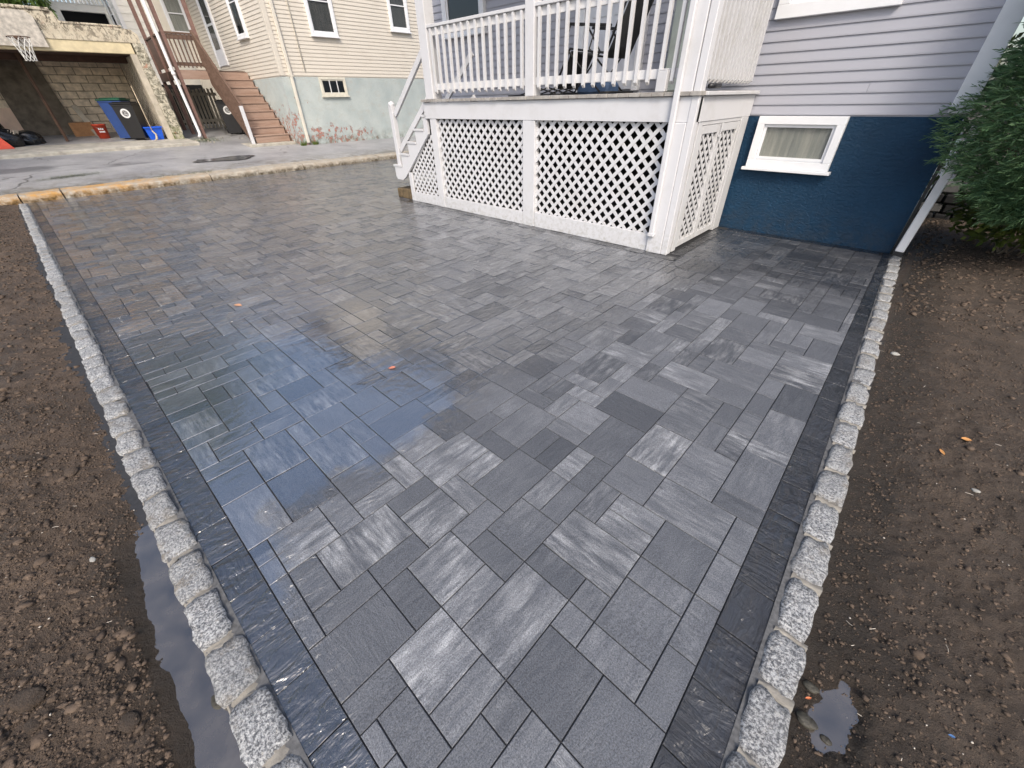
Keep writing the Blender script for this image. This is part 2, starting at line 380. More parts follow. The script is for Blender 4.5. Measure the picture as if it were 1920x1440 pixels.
def stonepillar():
    n = N('mossy_pillar_render'); c = n.mix(n.ramp(n.noise(9, 7, .8, None, .6), .42, .58), (.66, .61, .49), (.16, .15, .11))
    c = n.mix(n.math('MULTIPLY', n.ramp(n.sep(n.pos)[2], 1.3, .7), n.ramp(n.noise(6, 4), .4, .6)), c, (.14, .17, .05))
    c = n.mix(n.ramp(n.noise(2.4, 3), .66, .7, 0, .8), c, (.42, .18, .11))
    return n.set(c, .9, 0, n.bump(n.noise(22, 6, .7), 1, .03), .2)
M_pillar = stonepillar()
M_lintel = simple('yellowed_lintel', (.62, .53, .34), .7, var=.15, scale=5, bump=.3)
M_block = simple('concrete_block', (.66, .56, .43), .9, var=.3, scale=5, bump=.7, bscale=40)
M_pinktan = simple('tan_painted_wall', (.70, .52, .40), .85, var=.15, scale=2, bump=.2)
M_plydark = simple('dark_stained_board', (.12, .10, .075), .8, var=.4, scale=5)
M_ply = simple('plywood', (.34, .17, .07), .7, var=.25, scale=9)
M_darkwood = simple('dark_brown_ceiling_wood', (.06, .03, .02), .8, var=.3)
M_grey_slat = simple('grey_weathered_slat', (.46, .41, .33), .8, var=.25, scale=4)
def stained(name, a, b, bumps=.3):
    n = N(name); g = n.noise(9, 6, .7, n.map(scale=(1, .12, 1))); c = n.mix(n.ramp(g, .35, .65), a, b)
    c = n.mix(n.ramp(n.noise(14, 4, .6), .62, .72, 0, .6), c, tuple(x*.4 for x in b))
    c = n.mix(n.ramp(n.noise(40, 2, .5), .74, .78, 0, .8), c, (.03, .015, .01))
    return n.set(c, .6, 0, n.bump(g, bumps, .005), .4)
M_step = stained('worn_red_brown_stair_wood', (.27, .18, .135), (.38, .27, .215))
M_brown = stained('brown_stained_wood', (.10, .060, .042), (.165, .105, .078))
M_postred = stained('brown_post_wood', (.15, .085, .07), (.23, .14, .115))
M_greywood = stained('grey_deck_wood', (.26, .24, .22), (.40, .38, .35))
M_black = simple('black_plastic', (.012, .012, .014), .4, var=.2)
M_blackbag = simple('black_bin_bag', (.012, .013, .015), .22, var=.3, bump=.9, bscale=14)
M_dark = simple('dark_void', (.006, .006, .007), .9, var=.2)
M_bluebin = simple('blue_plastic', (.02, .06, .22), .4, var=.1)
M_bluebox = simple('bright_blue_plastic', (.012, .10, .62), .4, var=.1)
M_green = simple('dark_green_plastic', (.02, .10, .06), .4, var=.1)
M_orange = simple('orange_red_plastic', (.62, .07, .03), .45, var=.1)
M_dec = simple('white_print', (.7, .7, .7), .6, var=.05)
M_metal = simple('dull_metal', (.35, .34, .32), .4, .8, var=.2)
M_rust = simple('rusty_brown_steel', (.10, .055, .035), .7, .2, var=.3)
M_net = simple('white_nylon_net', (.75, .74, .7), .8, var=.05)
M_roof = simple('dark_shingle', (.07, .07, .072), .9, var=.3, scale=12, bump=.5)
M_pole = simple('pale_wood_handle', (.5, .42, .3), .6, var=.15)
M_fabric = simple('black_mesh_fabric', (.018, .019, .021), .75, var=.3, bump=.5, bscale=300)
M_bag = simple('blue_cool_bag', (.05, .09, .17), .6, var=.3)
M_paper = simple('printed_paper', (.6, .52, .42), .8, var=.3, scale=20)
M_clapdoor = simple('white_door_paint', (.62, .64, .69), .4, var=.05)
M_spout = simple('white_aluminium', (.72, .72, .73), .35, var=.06)
M_creamspout = simple('cream_aluminium', (.64, .60, .52), .4, var=.08)
def glass(name, tint=(.02, .022, .025), trans=.5):
    n = N(name); n.set(tint, .03, 0, None, .8)
    g = n.n('ShaderNodeBsdfTransparent'); m = n.n('ShaderNodeMixShader'); m.inputs[0].default_value = trans
    n.l(n.p.outputs[0], m.inputs[1]); n.l(g.outputs[0], m.inputs[2]); n.l(m.outputs[0], n.out.inputs[0]); return n.m
M_glass = glass('window_glass', (.02, .022, .025), .78); M_glassdark = glass('dark_window_glass', (.012, .014, .016), .15)
def curtain(name, a, b):
    n = N(name); w = n.noise(5, 3, .5, n.map(scale=(6, 6, .4))); return n.set(n.mix(n.ramp(w, .3, .7), a, b), .9, 0, None, .1)
M_curt = curtain('sheer_curtain', (.40, .43, .40), (.60, .61, .54)); M_blind = curtain('grey_blind', (.10, .11, .11), (.16, .165, .16))
def leafmat(name, a, b, tr=.25, rough=.45):
    n = N(name); A = n.attr('lf'); f = A.outputs['Fac']; c = n.mix(f, a, b); n.set(c, rough, 0, None, .35)
    t = n.n('ShaderNodeBsdfTranslucent'); n.l(c, t.inputs[0]); m = n.n('ShaderNodeMixShader'); m.inputs[0].default_value = tr
    n.l(n.p.outputs[0], m.inputs[1]); n.l(t.outputs[0], m.inputs[2]); n.l(m.outputs[0], n.out.inputs[0]); return n.m
M_conifer = leafmat('conifer_needles', (.040, .105, .050), (.19, .31, .14), .25)
M_shrubleaf = leafmat('broad_leaf', (.045, .085, .018), (.16, .20, .045), .3)
M_treeleaf = leafmat('tree_leaf', (.035, .075, .012), (.12, .19, .035), .35)
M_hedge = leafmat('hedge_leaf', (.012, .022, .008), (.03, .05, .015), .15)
M_grass = leafmat('grass_blade', (.06, .11, .02), (.17, .21, .05), .3)
M_bark = simple('bark', (.10, .075, .055), .9, var=.4, scale=20, bump=.8)
M_twig = simple('bare_twig', (.23, .19, .15), .8, var=.2)
M_leafdry = simple('fallen_leaf', (.52, .25, .08), .6, var=.3, scale=60)
M_straw = simple('pale_straw', (.5, .45, .38), .8, var=.2)

# ------------------------------------------------------------------ ground, driveway, kerb
g = MB(); g.box(-120, 120, -120, 120, -1.2, -.06); kind(obj('ground', g, M_soil), 'structure')
def dz(x): return .15+(-x-14.3)*.083
ny, nx = 60, 24; ys = np.linspace(-14, 24, ny); xs = np.linspace(-14.28, -34, nx)
V = [(x, y, dz(x)-.02*(i == 0)+.02*float(fbm(np.array(x*.5), np.array(y*.5)))) for i, x in enumerate(xs) for y in ys]
F = [(i*ny+j, i*ny+j+1, (i+1)*ny+j+1, (i+1)*ny+j) for i in range(nx-1) for j in range(ny-1)]
o = obj('driveway', np_mesh('driveway', V, F, True), M_asphalt); kind(o, 'structure')
# kerb: old concrete, broken in lengths
kb = thing('concrete_kerb', 'long old concrete kerb with orange and mossy stains along the far side of the patio', 'kerb', (-14.1, 5, 0))
cuts = [-2.2, -.62, .06, 3.0, 5.5, 8.1, 10.6, 13.5]
for k in range(len(cuts)-1):
    a, b = cuts[k]+.012, cuts[k+1]-.012; m = MB(); n_ = max(6, int((b-a)/.12)); prof = [(-13.93, -.1), (-13.93, .05), (-13.95, .115), (-14.0, .142), (-14.16, .152), (-14.34, .155), (-14.42, .13)]
    vs = []; 
    for i in range(n_+1):
        y = a+(b-a)*i/n_; bul = .0 if y > 8 else -.10*math.sin(max(0, min(1, (y+.5)/8.5))*math.pi)
        for j, (x, z) in enumerate(prof):
            jx = .022*(random.random()-.5) if 0 < j else 0
            vs.append((x+bul*(.3 if j < 4 else 1.6)+jx*(j < 6), y, z+(.018*(random.random()-.5) if 1 < j < 6 else 0)+(dz(x+bul*1.6)-.15 if j >= 5 else 0)))
    q = len(prof); fs = [(i*q+j, (i+1)*q+j, (i+1)*q+j+1, i*q+j+1) for i in range(n_) for j in range(q-1)]
    fs += [tuple(range(q)), tuple(n_*q+j for j in range(q))[::-1]]
    m.add(vs, fs); obj('kerb_stone', m, M_kerb, kb, smooth=False)
# oval repair patch in the asphalt
pp = [(-15.95+.30*math.cos(a)*(1+.25*math.sin(3*a+1)+.15*math.sin(5*a)), 4.0+.95*math.sin(a)*(1+.12*math.cos(2*a)+.1*math.sin(4*a))) for a in np.linspace(0, 2*math.pi, 28)[:-1]]
m = MB(); m.add([(x, y, dz(x)+.028) for x, y in pp], [tuple(range(len(pp)))]); kind(obj('driveway_patch', m, simple('dark_wet_asphalt', (.085, .088, .095), .18, var=.35, scale=3)), 'structure')
# concrete apron of the garage
m = MB(); m.prism([(-18.95, dz(-18.95)-.2), (-18.95, dz(-18.95)+.075), (-19.0, dz(-18.95)+.10), (-23.4, .80), (-23.4, .3)], 'y', -6, 4.15); kind(obj('apron', m, M_conc), 'structure')

# ------------------------------------------------------------------ patio pavers
UX, UY, X0, Y0 = .1175, .1195, -.013, .075
LI = lambda x: -.09+.0235*x
LO = lambda x: -.225+.0235*x
LC = lambda x: -.350+.0245*x
RI = lambda y: .104-.014*y
RO = lambda y: .265-.028*y
RC = lambda y: .385-.032*y
m = MB(); m.box(-13.95, .3, -.7, 6.62, -.05, -.008); m.box(-13.95, -8.5, 6.62, 13, -.05, -.008); kind(obj('patio_base', m, M_joint), 'structure')
pat = bpy.data.objects.new('patio', None); link(pat, None, Matrix()); kind(pat, 'structure')
GI0, GI1, GJ0, GJ1 = -1, 119, -6, 100
occ = {}
rects = []
def snapx(x): return int(round((X0-x)/UX))
def snapy(y): return int(round((y-Y0)/UY))
# measured layout of the pavers nearest the camera: (x0,y0,x1,y1,tone,streak,dir)
known = [(-.935, -.16, -.71, .19, .35, .05, 1), (-.705, .08, -.467, .31, .75, .85, 0), (-.6, .31, -.365, .67, .5, .45, 0), (-.945, .31, -.715, .54, .55, .8, 0),
 (-.94, .19, -.715, .31, .15, .1, 0), (-1.07, .19, -.945, .43, .25, .1, 0), (-1.06, -.05, -.945, .19, .3, .1, 0), (-1.298, -.05, -1.06, .07, .4, .2, 0), (-1.3, .07, -1.07, .43, .5, .8, 1),
 (-1.53, -.05, -1.3, .19, .6, .8, 0), (-1.3, -.17, -.94, -.05, .55, .1, 1), (-1.88, -.17, -1.53, .07, .8, .5, 1), (-.71, .31, -.6, .55, .55, .5, 0), (-.84, .55, -.6, .67, .2, .15, 0), (-.845, .67, -.61, .9, .3, .2, 0),
 (-.465, .08, -.35, .31, .6, .3, 0), (-.7, -.16, -.585, .075, .25, .1, 0), (-.585, -.04, -.35, .075, .3, .1, 0), (-.245, .69, -.01, .92, .45, .15, 0), (-.6, .79, -.25, 1.03, .4, .7, 1),
 (-.36, .31, -.125, .55, .2, .1, 0), (-.6, .67, -.365, .79, .15, .15, 0), (-.36, .55, -.245, .67, .55, .3, 0), (-.365, .67, -.25, .79, .3, .4, 0), (-.245, .55, -.01, .69, .5, .3, 0), (-.125, .31, .11, .55, .35, .05, 0),
 (-.01, .55, .105, .8, .45, .05, 0), (-.01, .8, .105, 1.05, .4, .25, 1), (-.245, .92, -.01, 1.04, .5, .2, 0), (-.01, 1.04, .1, 1.28, .6, .3, 1), (-.255, 1.04, -.02, 1.28, .3, .1, 0), (-.38, 1.28, -.02, 1.52, .5, .4, 1),
 (-.01, 1.28, .09, 1.52, .45, .2, 1), (-1.08, .79, -.85, 1.14, .35, .15, 0), (-1.335, 1.15, -1.09, 1.5, .4, .15, 0), (-.85, .9, -.735, 1.14, .5, .5, 0), (-.73, .9, -.615, 1.14, .4, .1, 0), (-1.455, .67, -1.21, 1.03, .7, .75, 0), (-.86, 1.4, -.63, 1.75, .3, .1, 0), (-1.69, .67, -1.46, .9, .85, .8, 0)]
def put(i, j, w, h, tone=None, st=None, dr=None):
    for a in range(i, i+w):
        for b in range(j, j+h):
            if (a, b) in occ: return False
    for a in range(i, i+w):
        for b in range(j, j+h): occ[(a, b)] = 1
    if tone is None:
        tone = random.choice([.05, .15, .25, .35, .45, .55, .65, .8]); st = random.choice([.05, .1, .2, .3, .4, .55, .75]); dr = int(h > w) if random.random() < .6 else random.randint(0, 1)
    rects.append((i, j, w, h, tone, st, dr)); return True
for (xa, ya, xb, yb, t, st, dr) in known:
    i, j = snapx(xb), snapy(ya); w = max(1, snapx(xa)-i); h = max(1, snapy(yb)-j); put(i, j, w, h, t, st, 1-dr)
def inpat(i, j):
    x = X0-(i+.5)*UX; y = Y0+(j+.5)*UY
    if y < LI(x)-.1 or x > RI(y)+.1 or x < -13.97: return False
    if y > 6.62: return x < -8.5 and y < 12
    if -7.7 < x < -1.9 and y > 4.95: return x < -6.5 and y > 5.9 or False
    return True
shapes = [(3, 2), (2, 3), (2, 2), (2, 2), (2, 1), (1, 2), (3, 2), (2, 3), (1, 2), (2, 1)]
for j in range(GJ0, GJ1):
    for i in range(GI0, GI1):
        if (i, j) in occ or not inpat(i, j): continue
        sh = shapes[:]; random.shuffle(sh)
        for w, h in sh+[(1, 2), (2, 1), (1, 1)]:
            if put(i, j, w, h): break
def clip(poly, f):      # keep f(p)>=0
    out = []
    for k in range(len(poly)):
        a, b = poly[k], poly[(k+1) % len(poly)]; fa, fb = f(a), f(b)
        if fa >= 0: out.append(a)
        if (fa >= 0) != (fb >= 0): t = fa/(fa-fb); out.append((a[0]+(b[0]-a[0])*t, a[1]+(b[1]-a[1])*t))
    return out
def area(p): return .5*sum(p[k][0]*p[(k+1) % len(p)][1]-p[(k+1) % len(p)][0]*p[k][1] for k in range(len(p)))
def clean(p):
    q = []
    for a in p:
        if not q or math.hypot(a[0]-q[-1][0], a[1]-q[-1][1]) > .004: q.append(a)
    while len(q) > 2 and math.hypot(q[0][0]-q[-1][0], q[0][1]-q[-1][1]) < .004: q.pop()
    return q
def inset(p, d):
    n = len(p); out = []
    for k in range(n):
        a, b, c = Vector(p[k-1]), Vector(p[k]), Vector(p[(k+1) % n])
        e1 = (b-a).normalized(); e2 = (c-b).normalized(); n1 = Vector((-e1.y, e1.x)); n2 = Vector((-e2.y, e2.x))
        bis = n1+n2; L = bis.length
        if L < .2: out.append(tuple(b+n1*d)); continue
        bis /= L; out.append(tuple(b+bis*min(d/max(.35, bis.dot(n1)), 3*d)))
    return out
def paver_geo(poly, top=0.0, ch=.002, gap=.0023, tilt=.0016):
    if area(poly) < 0: poly = poly[::-1]
    p1 = inset(poly, gap); p2 = inset(poly, gap+ch)
    if area(p1) < .0004 or area(p2) < .0002: return None
    dzv = random.gauss(0, .0009); tx, ty = random.gauss(0, tilt), random.gauss(0, tilt); cx = sum(q[0] for q in poly)/len(poly); cy = sum(q[1] for q in poly)/len(poly)
    zz = lambda q, s: top+dzv+(q[0]-cx)*tx*4+(q[1]-cy)*ty*4-s
    n = len(poly)
    v = [(q[0], q[1], -.03) for q in p1]+[(q[0], q[1], zz(q, ch)) for q in p1]+[(q[0], q[1], zz(q, 0)) for q in p2]
    f = [tuple(range(2*n, 3*n))]+[(r*n+k, r*n+(k+1) % n, (r+1)*n+(k+1) % n, (r+1)*n+k) for r in (0, 1) for k in range(n)]
    return v, f
def setattr_pv(me, cols):     # cols per face list
    ca = me.color_attributes.new('pv', 'FLOAT_COLOR', 'CORNER'); buf = []
    for p, c in zip(me.polygons, cols): buf += list(c)*p.loop_total
    ca.data.foreach_set('color', buf)
def in_view(x, y, z=0, pad=.05):
    d = Vector((x, y, z))-CAM; dd = d.dot(_fw)
    if dd <= .05: return False
    u = 730*d.dot(_r2)/dd; v = 730*d.dot(_u2)/dd
    return abs(u) < 960*(1+pad) and abs(v) < 720*(1+pad)
pieces = []
for (i, j, w, h, tone, st, dr) in rects:
    xa, xb, ya, yb = X0-(i+w)*UX, X0-i*UX, Y0+j*UY, Y0+(j+h)*UY
    poly = [(xa, ya), (xb, ya), (xb, yb), (xa, yb)]
    poly = clip(poly, lambda p: p[1]-LI(p[0]))
    if poly: poly = clip(poly, lambda p: RI(p[1])-p[0])
    if poly: poly = clip(poly, lambda p: p[0]+13.93)
    if poly and yb > 4.6 and xa < -1.8 and xa > -8:
        if xb > -7.5 and ya < 4.72: poly = clip(poly, lambda p: 4.70-p[1])
        elif ya > 4.6 and xb > -1.95: poly = clip(poly, lambda p: p[0]+1.80)
    if poly and yb > 6.4 and xb > -2: poly = clip(poly, lambda p: 6.46-p[1])
    poly = clean(poly) if poly else poly
    if not poly or len(poly) < 3 or abs(area(poly)) < .0012: continue
    gm = paver_geo(poly)
    if gm is None: continue
    cx = sum(q[0] for q in poly)/len(poly); cy = sum(q[1] for q in poly)/len(poly)
    dist = math.sqrt(cx*cx+cy*cy+2.56)
    score = abs(area(poly))*1.6/dist**3 if in_view(cx, cy) else 0
    pieces.append((score, gm, (tone+random.gauss(0, .04), st, float(dr), random.random())))
pieces.sort(key=lambda t: -t[0])
for sc, (v, f), col in pieces[:300]:
    me = bpy.data.meshes.new('paver'); me.from_pydata(v, [], f); me.materials.append(M_paver); setattr_pv(me, [col]*len(f))
    obj('paver', me, None, pat)
vs, fs, cs = [], [], []
for sc, (v, f), col in pieces[300:]:
    b = len(vs); vs += v; fs += [tuple(b+q for q in ff) for ff in f]; cs += [col]*len(f)
me = bpy.data.meshes.new('paver_field'); me.from_pydata(vs, [], fs); me.materials.append(M_paver); setattr_pv(me, cs)
kind(obj('paver_field', me, None, pat), 'stuff')
def border(poly):
    gm = paver_geo(clean(poly), .001, .0014, .0016, .002)
    if gm is None: return
    me = bpy.data.meshes.new('border_paver'); me.from_pydata(gm[0], [], gm[1]); me.materials.append(M_border)
    setattr_pv(me, [(random.uniform(.1, .8), random.uniform(0, .25), float(random.random() < .5), random.random())]*len(gm[1])); obj('border_paver', me, None, pat)
x = -13.9
while x < .2:
    L = .228+random.uniform(-.004, .004); a, b = x, min(x+L, .27)
    border([(a, LO(a)), (b, LO(b)), (b, LI(b)), (a, LI(a))]); x = b
y = .06
while y < 6.55:
    b = min(y+.228+random.uniform(-.004, .004), 6.6)
    border([(RI(y), y), (RO(y), y), (RO(b), b), (RI(b), b)]); y = b
x = -7.5
while x < -1.82: b = min(x+.23, -1.80); border([(x, 4.70), (b, 4.70), (b, 4.835), (x, 4.835)]); x = b
y = 4.70
while y < 6.45: b = min(y+.23, 6.46); border([(-1.935, y), (-1.80, y), (-1.80, b), (-1.935, b)]) if y > 4.84 else None; y = b
x = -1.8
while x < -.05: b = min(x+.23, -.02); border([(x, 6.46), (b, 6.46), (b, 6.60), (x, 6.60)]); x = b

# ------------------------------------------------------------------ granite block edging
def cobble(name, x0, x1, y0, y1, z1, parent, tip=None):
    nx_, ny_, nz_ = 7, 5, 2; V = {}; vs = []; sk = [random.gauss(0, .008) for _ in range(4)]; hz = [random.gauss(0, .005) for _ in range(4)]
    def vid(i, j, k):
        if (i, j, k) in V: return V[(i, j, k)]
        u, v, w = i/nx_, j/ny_, k/nz_
        x = x0+(x1-x0)*u; y = y0+(y1-y0)*v; z = -.08+(z1+.08)*w
        ex = min(u, 1-u); ey = min(v, 1-v); x += sk[0]*(v-.5)*(1-2*u)+sk[1]*(v-.5); y += sk[2]*(u-.5)+sk[3]*(.5-v)*u; z += (hz[0]*(u-.5)+hz[1]*(v-.5)+hz[2]*(u-.5)*(v-.5)*4)*(k == nz_)
        if k == nz_: z -= .005*(ex < .01)+.005*(ey < .01); z += random.gauss(0, .0030)
        if ex < .01 and ey < .01: x += (.5-u)*.012; y += (.5-v)*.010
        if ex < .01: x += random.gauss(0, .0025)
        if ey < .01: y += random.gauss(0, .0028)
        V[(i, j, k)] = len(vs); vs.append((x, y, z)); return V[(i, j, k)]
    fs = []
    for i in range(nx_):
        for j in range(ny_): fs.append((vid(i, j, nz_), vid(i+1, j, nz_), vid(i+1, j+1, nz_), vid(i, j+1, nz_)))
    for k in range(nz_):
        for i in range(nx_): fs += [(vid(i, 0, k), vid(i+1, 0, k), vid(i+1, 0, k+1), vid(i, 0, k+1)), (vid(i+1, ny_, k), vid(i, ny_, k), vid(i, ny_, k+1), vid(i+1, ny_, k+1))]
        for j in range(ny_): fs += [(vid(0, j+1, k), vid(0, j, k), vid(0, j, k+1), vid(0, j+1, k+1)), (vid(nx_, j, k), vid(nx_, j+1, k), vid(nx_, j+1, k+1), vid(nx_, j, k+1))]
    m = MB(); m.add(vs, fs); return obj(name, m, M_granite, parent, smooth=True)
def mortar_gap(x0, x1, y0, y1, z, parent):
    m = MB(); nx_, ny_ = 4, 5; vs = []
    for i in range(nx_+1):
        for j in range(ny_+1):
            vs.append((x0+(x1-x0)*i/nx_, y0+(y1-y0)*j/ny_, z-.012*abs(j/ny_*2-1)**2+random.gauss(0, .003)))
    m.add(vs, [(i*(ny_+1)+j, (i+1)*(ny_+1)+j, (i+1)*(ny_+1)+j+1, i*(ny_+1)+j+1) for i in range(nx_) for j in range(ny_)])
    return obj('mortar', m, M_mortar, parent, smooth=True)
ke = thing('granite_edging', 'long left row of rough pale granite blocks between soil and dark pavers', 'edging', (-7, -.45, 0), 'granite block edgings of the patio')
m = MB(); m.add([(-13.9, LC(-13.9)+.02, .004), (-.2, LC(-.2)+.012, .004), (-.2, LO(-.2)+.004, .004), (-13.9, LO(-13.9)+.004, .004)], [(0, 1, 2, 3)]); obj('bedding_mortar', m, M_bed, ke)
x = -13.88
while x < -.25:
    L = .215+random.uniform(-.03, .028); e = x+L; cy = (LO(x)+LC(x))/2; w = .056+random.uniform(-.003, .005)
    sh = random.uniform(-.006, .006)
    cobble('granite_block', x, e, cy-w+sh-.003, cy+w+sh, .016+random.uniform(-.005, .006), ke)
    gp = random.uniform(.008, .034)
    mortar_gap(e-.008, e+gp+.008, cy-.052, cy+.055, .011, ke); x = e+gp
ke2 = thing('granite_edging', 'shorter right row of rough pale granite blocks between soil and dark pavers', 'edging', (.3, 3, 0), 'granite block edgings of the patio')
m = MB(); m.add([(RO(.1)-.004, .1, .004), (RC(.1)-.012, .1, .004), (RC(6.55)-.012, 6.55, .004), (RO(6.55)-.004, 6.55, .004)], [(0, 1, 2, 3)]); obj('bedding_mortar', m, M_bed, ke2)
y = .16
while y < 6.4:
    L = .222+random.uniform(-.03, .025); e = y+L; cx = (RO(y)+RC(y))/2+.006; w = .057+random.uniform(-.003, .004)-.0015*y
    Mt = Matrix.Rotation(0, 4, 'Z')
    cobble('granite_block', cx-w+random.uniform(-.005, .005), cx+w, y, e, .015+random.uniform(-.004, .005), ke2)
    gp = random.uniform(.008, .034)
    mortar_gap(cx-.052, cx+.052, e-.008, e+gp+.008, .012, ke2); y = e+gp

# ------------------------------------------------------------------ soil beds
def soil_z(x, y, left):
    b = .028*fbm(x, y, .9, 3)+.018*fbm(x, y, 6, 4)+.013*fbm(x, y, 26, 4)+.007*fbm(x, y, 75, 2)
    if left: d = (LC(x)-y)
    else: d = (x-RC(y))
    rise = np.clip(d/.35, 0, 1)
    z = -.012+.045*rise+b*(.25+.75*np.clip(d/.2, 0, 1))
    if left:
        d2 = d+.035*fbm(x, y, 5, 4); pm = 1/(1+np.exp((d2-.088+.05*np.clip(-x-1.45, 0, 1))/.014))*(1/(1+np.exp(-(x+1.98)/.05)))
        z = z*(1-.75*pm)-.019*pm+.006*pm*fbm(x, y, 30, 3)
    else:
        q = ((x-.47)/.062)**2+((y-.96)/.13)**2+1.3*fbm(x, y, 14, 4); pm = 1/(1+np.exp((q-.9)/.25)); z = z*(1-.8*pm)-.020*pm+.006*pm*fbm(x, y, 30, 3)
        z = z+.004*np.clip(y-2, 0, 9)
    return z
def grid(name, xs, ys, left):
    X, Y = np.meshgrid(xs, ys, indexing='ij')
    Zz = soil_z(X, Y, left); V = np.stack([X, Y, Zz], -1).reshape(-1, 3); a, b = len(xs), len(ys)
    I = np.arange(a*b).reshape(a, b); F = np.stack([I[:-1, :-1], I[1:, :-1], I[1:, 1:], I[:-1, 1:]], -1).reshape(-1, 4)
    return V, F
def bed(name, parts, left):
    Vs, Fs, b = [], [], 0
    for xs, ys in parts:
        V, F = grid(name, xs, ys, left); Vs.append(V); Fs.append(F+b); b += len(V)
    o = obj(name, np_mesh(name, np.concatenate(Vs), np.concatenate(Fs), True), M_soil); return kind(o, 'structure')
bed('soil', [(np.linspace(-3.2, .2, 300), np.linspace(-1.15, -.315, 80)), (np.linspace(-13.92, -3.2, 360), np.linspace(-1.15, -.36, 40)), (np.linspace(-13.92, .2, 120), np.linspace(-6, -1.15, 30))], True)
bed('soil', [(np.linspace(.26, 1.3, 98), np.linspace(.0, 3.2, 260)), (np.linspace(.13, 1.5, 54), np.linspace(3.2, 9.5, 220)), (np.linspace(1.3, 6, 20), np.linspace(.0, 3.2, 20)), (np.linspace(1.5, 6, 20), np.linspace(3.2, 9.5, 30))], False)
# clods and grit
t_ = (1+5**.5)/2
ico_v = np.array([(-1, t_, 0), (1, t_, 0), (-1, -t_, 0), (1, -t_, 0), (0, -1, t_), (0, 1, t_), (0, -1, -t_), (0, 1, -t_), (t_, 0, -1), (t_, 0, 1), (-t_, 0, -1), (-t_, 0, 1)])/math.sqrt(1+t_*t_)
ico_f = np.array([(0, 11, 5), (0, 5, 1), (0, 1, 7), (0, 7, 10), (0, 10, 11), (1, 5, 9), (5, 11, 4), (11, 10, 2), (10, 7, 6), (7, 1, 8), (3, 9, 4), (3, 4, 2), (3, 2, 6), (3, 6, 8), (3, 8, 9), (4, 9, 5), (2, 4, 11), (6, 2, 10), (8, 6, 7), (9, 8, 1)])
def scatter(name, P, sz, mat):
    n = len(P); V = ico_v[None]*(1+.28*rng.standard_normal((n, 12, 1)))
    V = V*np.stack([sz*rng.uniform(.8, 1.5, n), sz*rng.uniform(.7, 1.2, n), sz*rng.uniform(.4, .85, n)], -1)[:, None, :]
    a = rng.uniform(0, 6.28, n); c, s_ = np.cos(a)[:, None], np.sin(a)[:, None]
    X = V[..., 0]*c-V[..., 1]*s_; Y = V[..., 0]*s_+V[..., 1]*c
    V = np.stack([X, Y, V[..., 2]], -1)+P[:, None, :]
    F = (ico_f[None]+12*np.arange(n)[:, None, None]).reshape(-1, 3)
    return kind(obj(name, np_mesh(name, V.reshape(-1, 3), F, False), mat), 'stuff')
def pts(n, left):
    if left:
        x = -.5-3.6*rng.random(n)**1.5; d = .02+.6*rng.random(n)**.8; y = LC(x)-d
        k = (x < -2.0) | (d > .14); x, y = x[k], y[k]
    else:
        y = .3+4.8*rng.random(n)**1.5; d = .03+.75*rng.random(n); x = RC(y)+d
    return np.stack([x, y, soil_z(x, y, left)+.001], -1)
P = np.concatenate([pts(18000, True), pts(12000, False)]); sz = .0020+.006*rng.random(len(P))**4
scatter('soil_crumbs', P, sz, M_clod)
P = np.concatenate([pts(1300, True), pts(200, False)]); scatter('soil_clods', P, .004+.018*rng.random(len(P))**5, M_clod)
P = np.concatenate([pts(60, True), pts(90, False)]); scatter('pale_grit', P+np.array([0, 0, .003]), .0015+.002*rng.random(len(P)), M_straw)
def far_pts():
    x = -4.1-9*rng.random(1500); y = LC(x)-.03-.55*rng.random(1500); a = np.stack([x, y, soil_z(x, y, True)], -1)
    y = 4.6+4*rng.random(1200); x = RC(y)+.05+1.1*rng.random(1200); return np.concatenate([a, np.stack([x, y, soil_z(x, y, False)], -1)])
P = far_pts(); scatter('soil_lumps', P, .008+.014*rng.random(len(P))**2, M_clod)
# puddles
m = MB(); n_ = 60; L1 = [(x, LC(x)+.012) for x in np.linspace(-2.05, -.3, 30)]; L2 = [(x, LC(x)-.24) for x in np.linspace(-.3, -2.05, 30)]
m.add([(a, b, -.0065) for a, b in L1+L2], [tuple(range(60))]); kind(obj('puddle', m, M_water), 'structure')
m = MB(); m.add([(.375, .70, -.0115), (.62, .70, -.0115), (.62, 1.22, -.0115), (.375, 1.22, -.0115)], [(0, 1, 2, 3)]); kind(obj('puddle', m, M_water), 'structure')
# rocks and leaves lying on the soil
def rock(x, y, s, left, label, mat, cat='rock', sq=(1.3, .9, .55), rot=0.0, sink=.3):
    bm = bmesh.new(); bmesh.ops.create_icosphere(bm, subdivisions=4, radius=1)
    o1, o2 = random.random()*50, random.random()*50
    for v in bm.verts:
        c = v.co; k = 1+.22*float(fbm(np.array(c.x*1.3+o1), np.array(c.y*1.3+c.z*1.7+o2), 1, 3)); k += .10*float(fbm(np.array(c.x*5+o1), np.array(c.y*5+c.z*4), 1, 3)); v.co = Vector((c.x*sq[0], c.y*sq[1], c.z*sq[2]))*k*s
    me = bpy.data.meshes.new('rock'); bm.to_mesh(me); bm.free(); me.polygons.foreach_set('use_smooth', [True]*len(me.polygons)); me.materials.append(mat)
    z = float(soil_z(np.array(x), np.array(y), left)); o = obj('rock', me, None, None, Matrix.Translation((x, y, z+s*sq[2]*(sink-.25))) @ Matrix.Rotation(rot, 4, 'Z')); tag(o, label, cat, 'stones lying on the soil'); return o
M_rock1 = simple('brown_rock', (.10, .074, .056), .8, var=.3, scale=40, bump=.6, bscale=120); M_rock2 = simple('mossy_rock', (.045, .04, .028), .6, var=.4, scale=40, bump=.6, bscale=120); M_rock3 = simple('grey_pebble', (.30, .29, .26), .7, var=.2, scale=40)
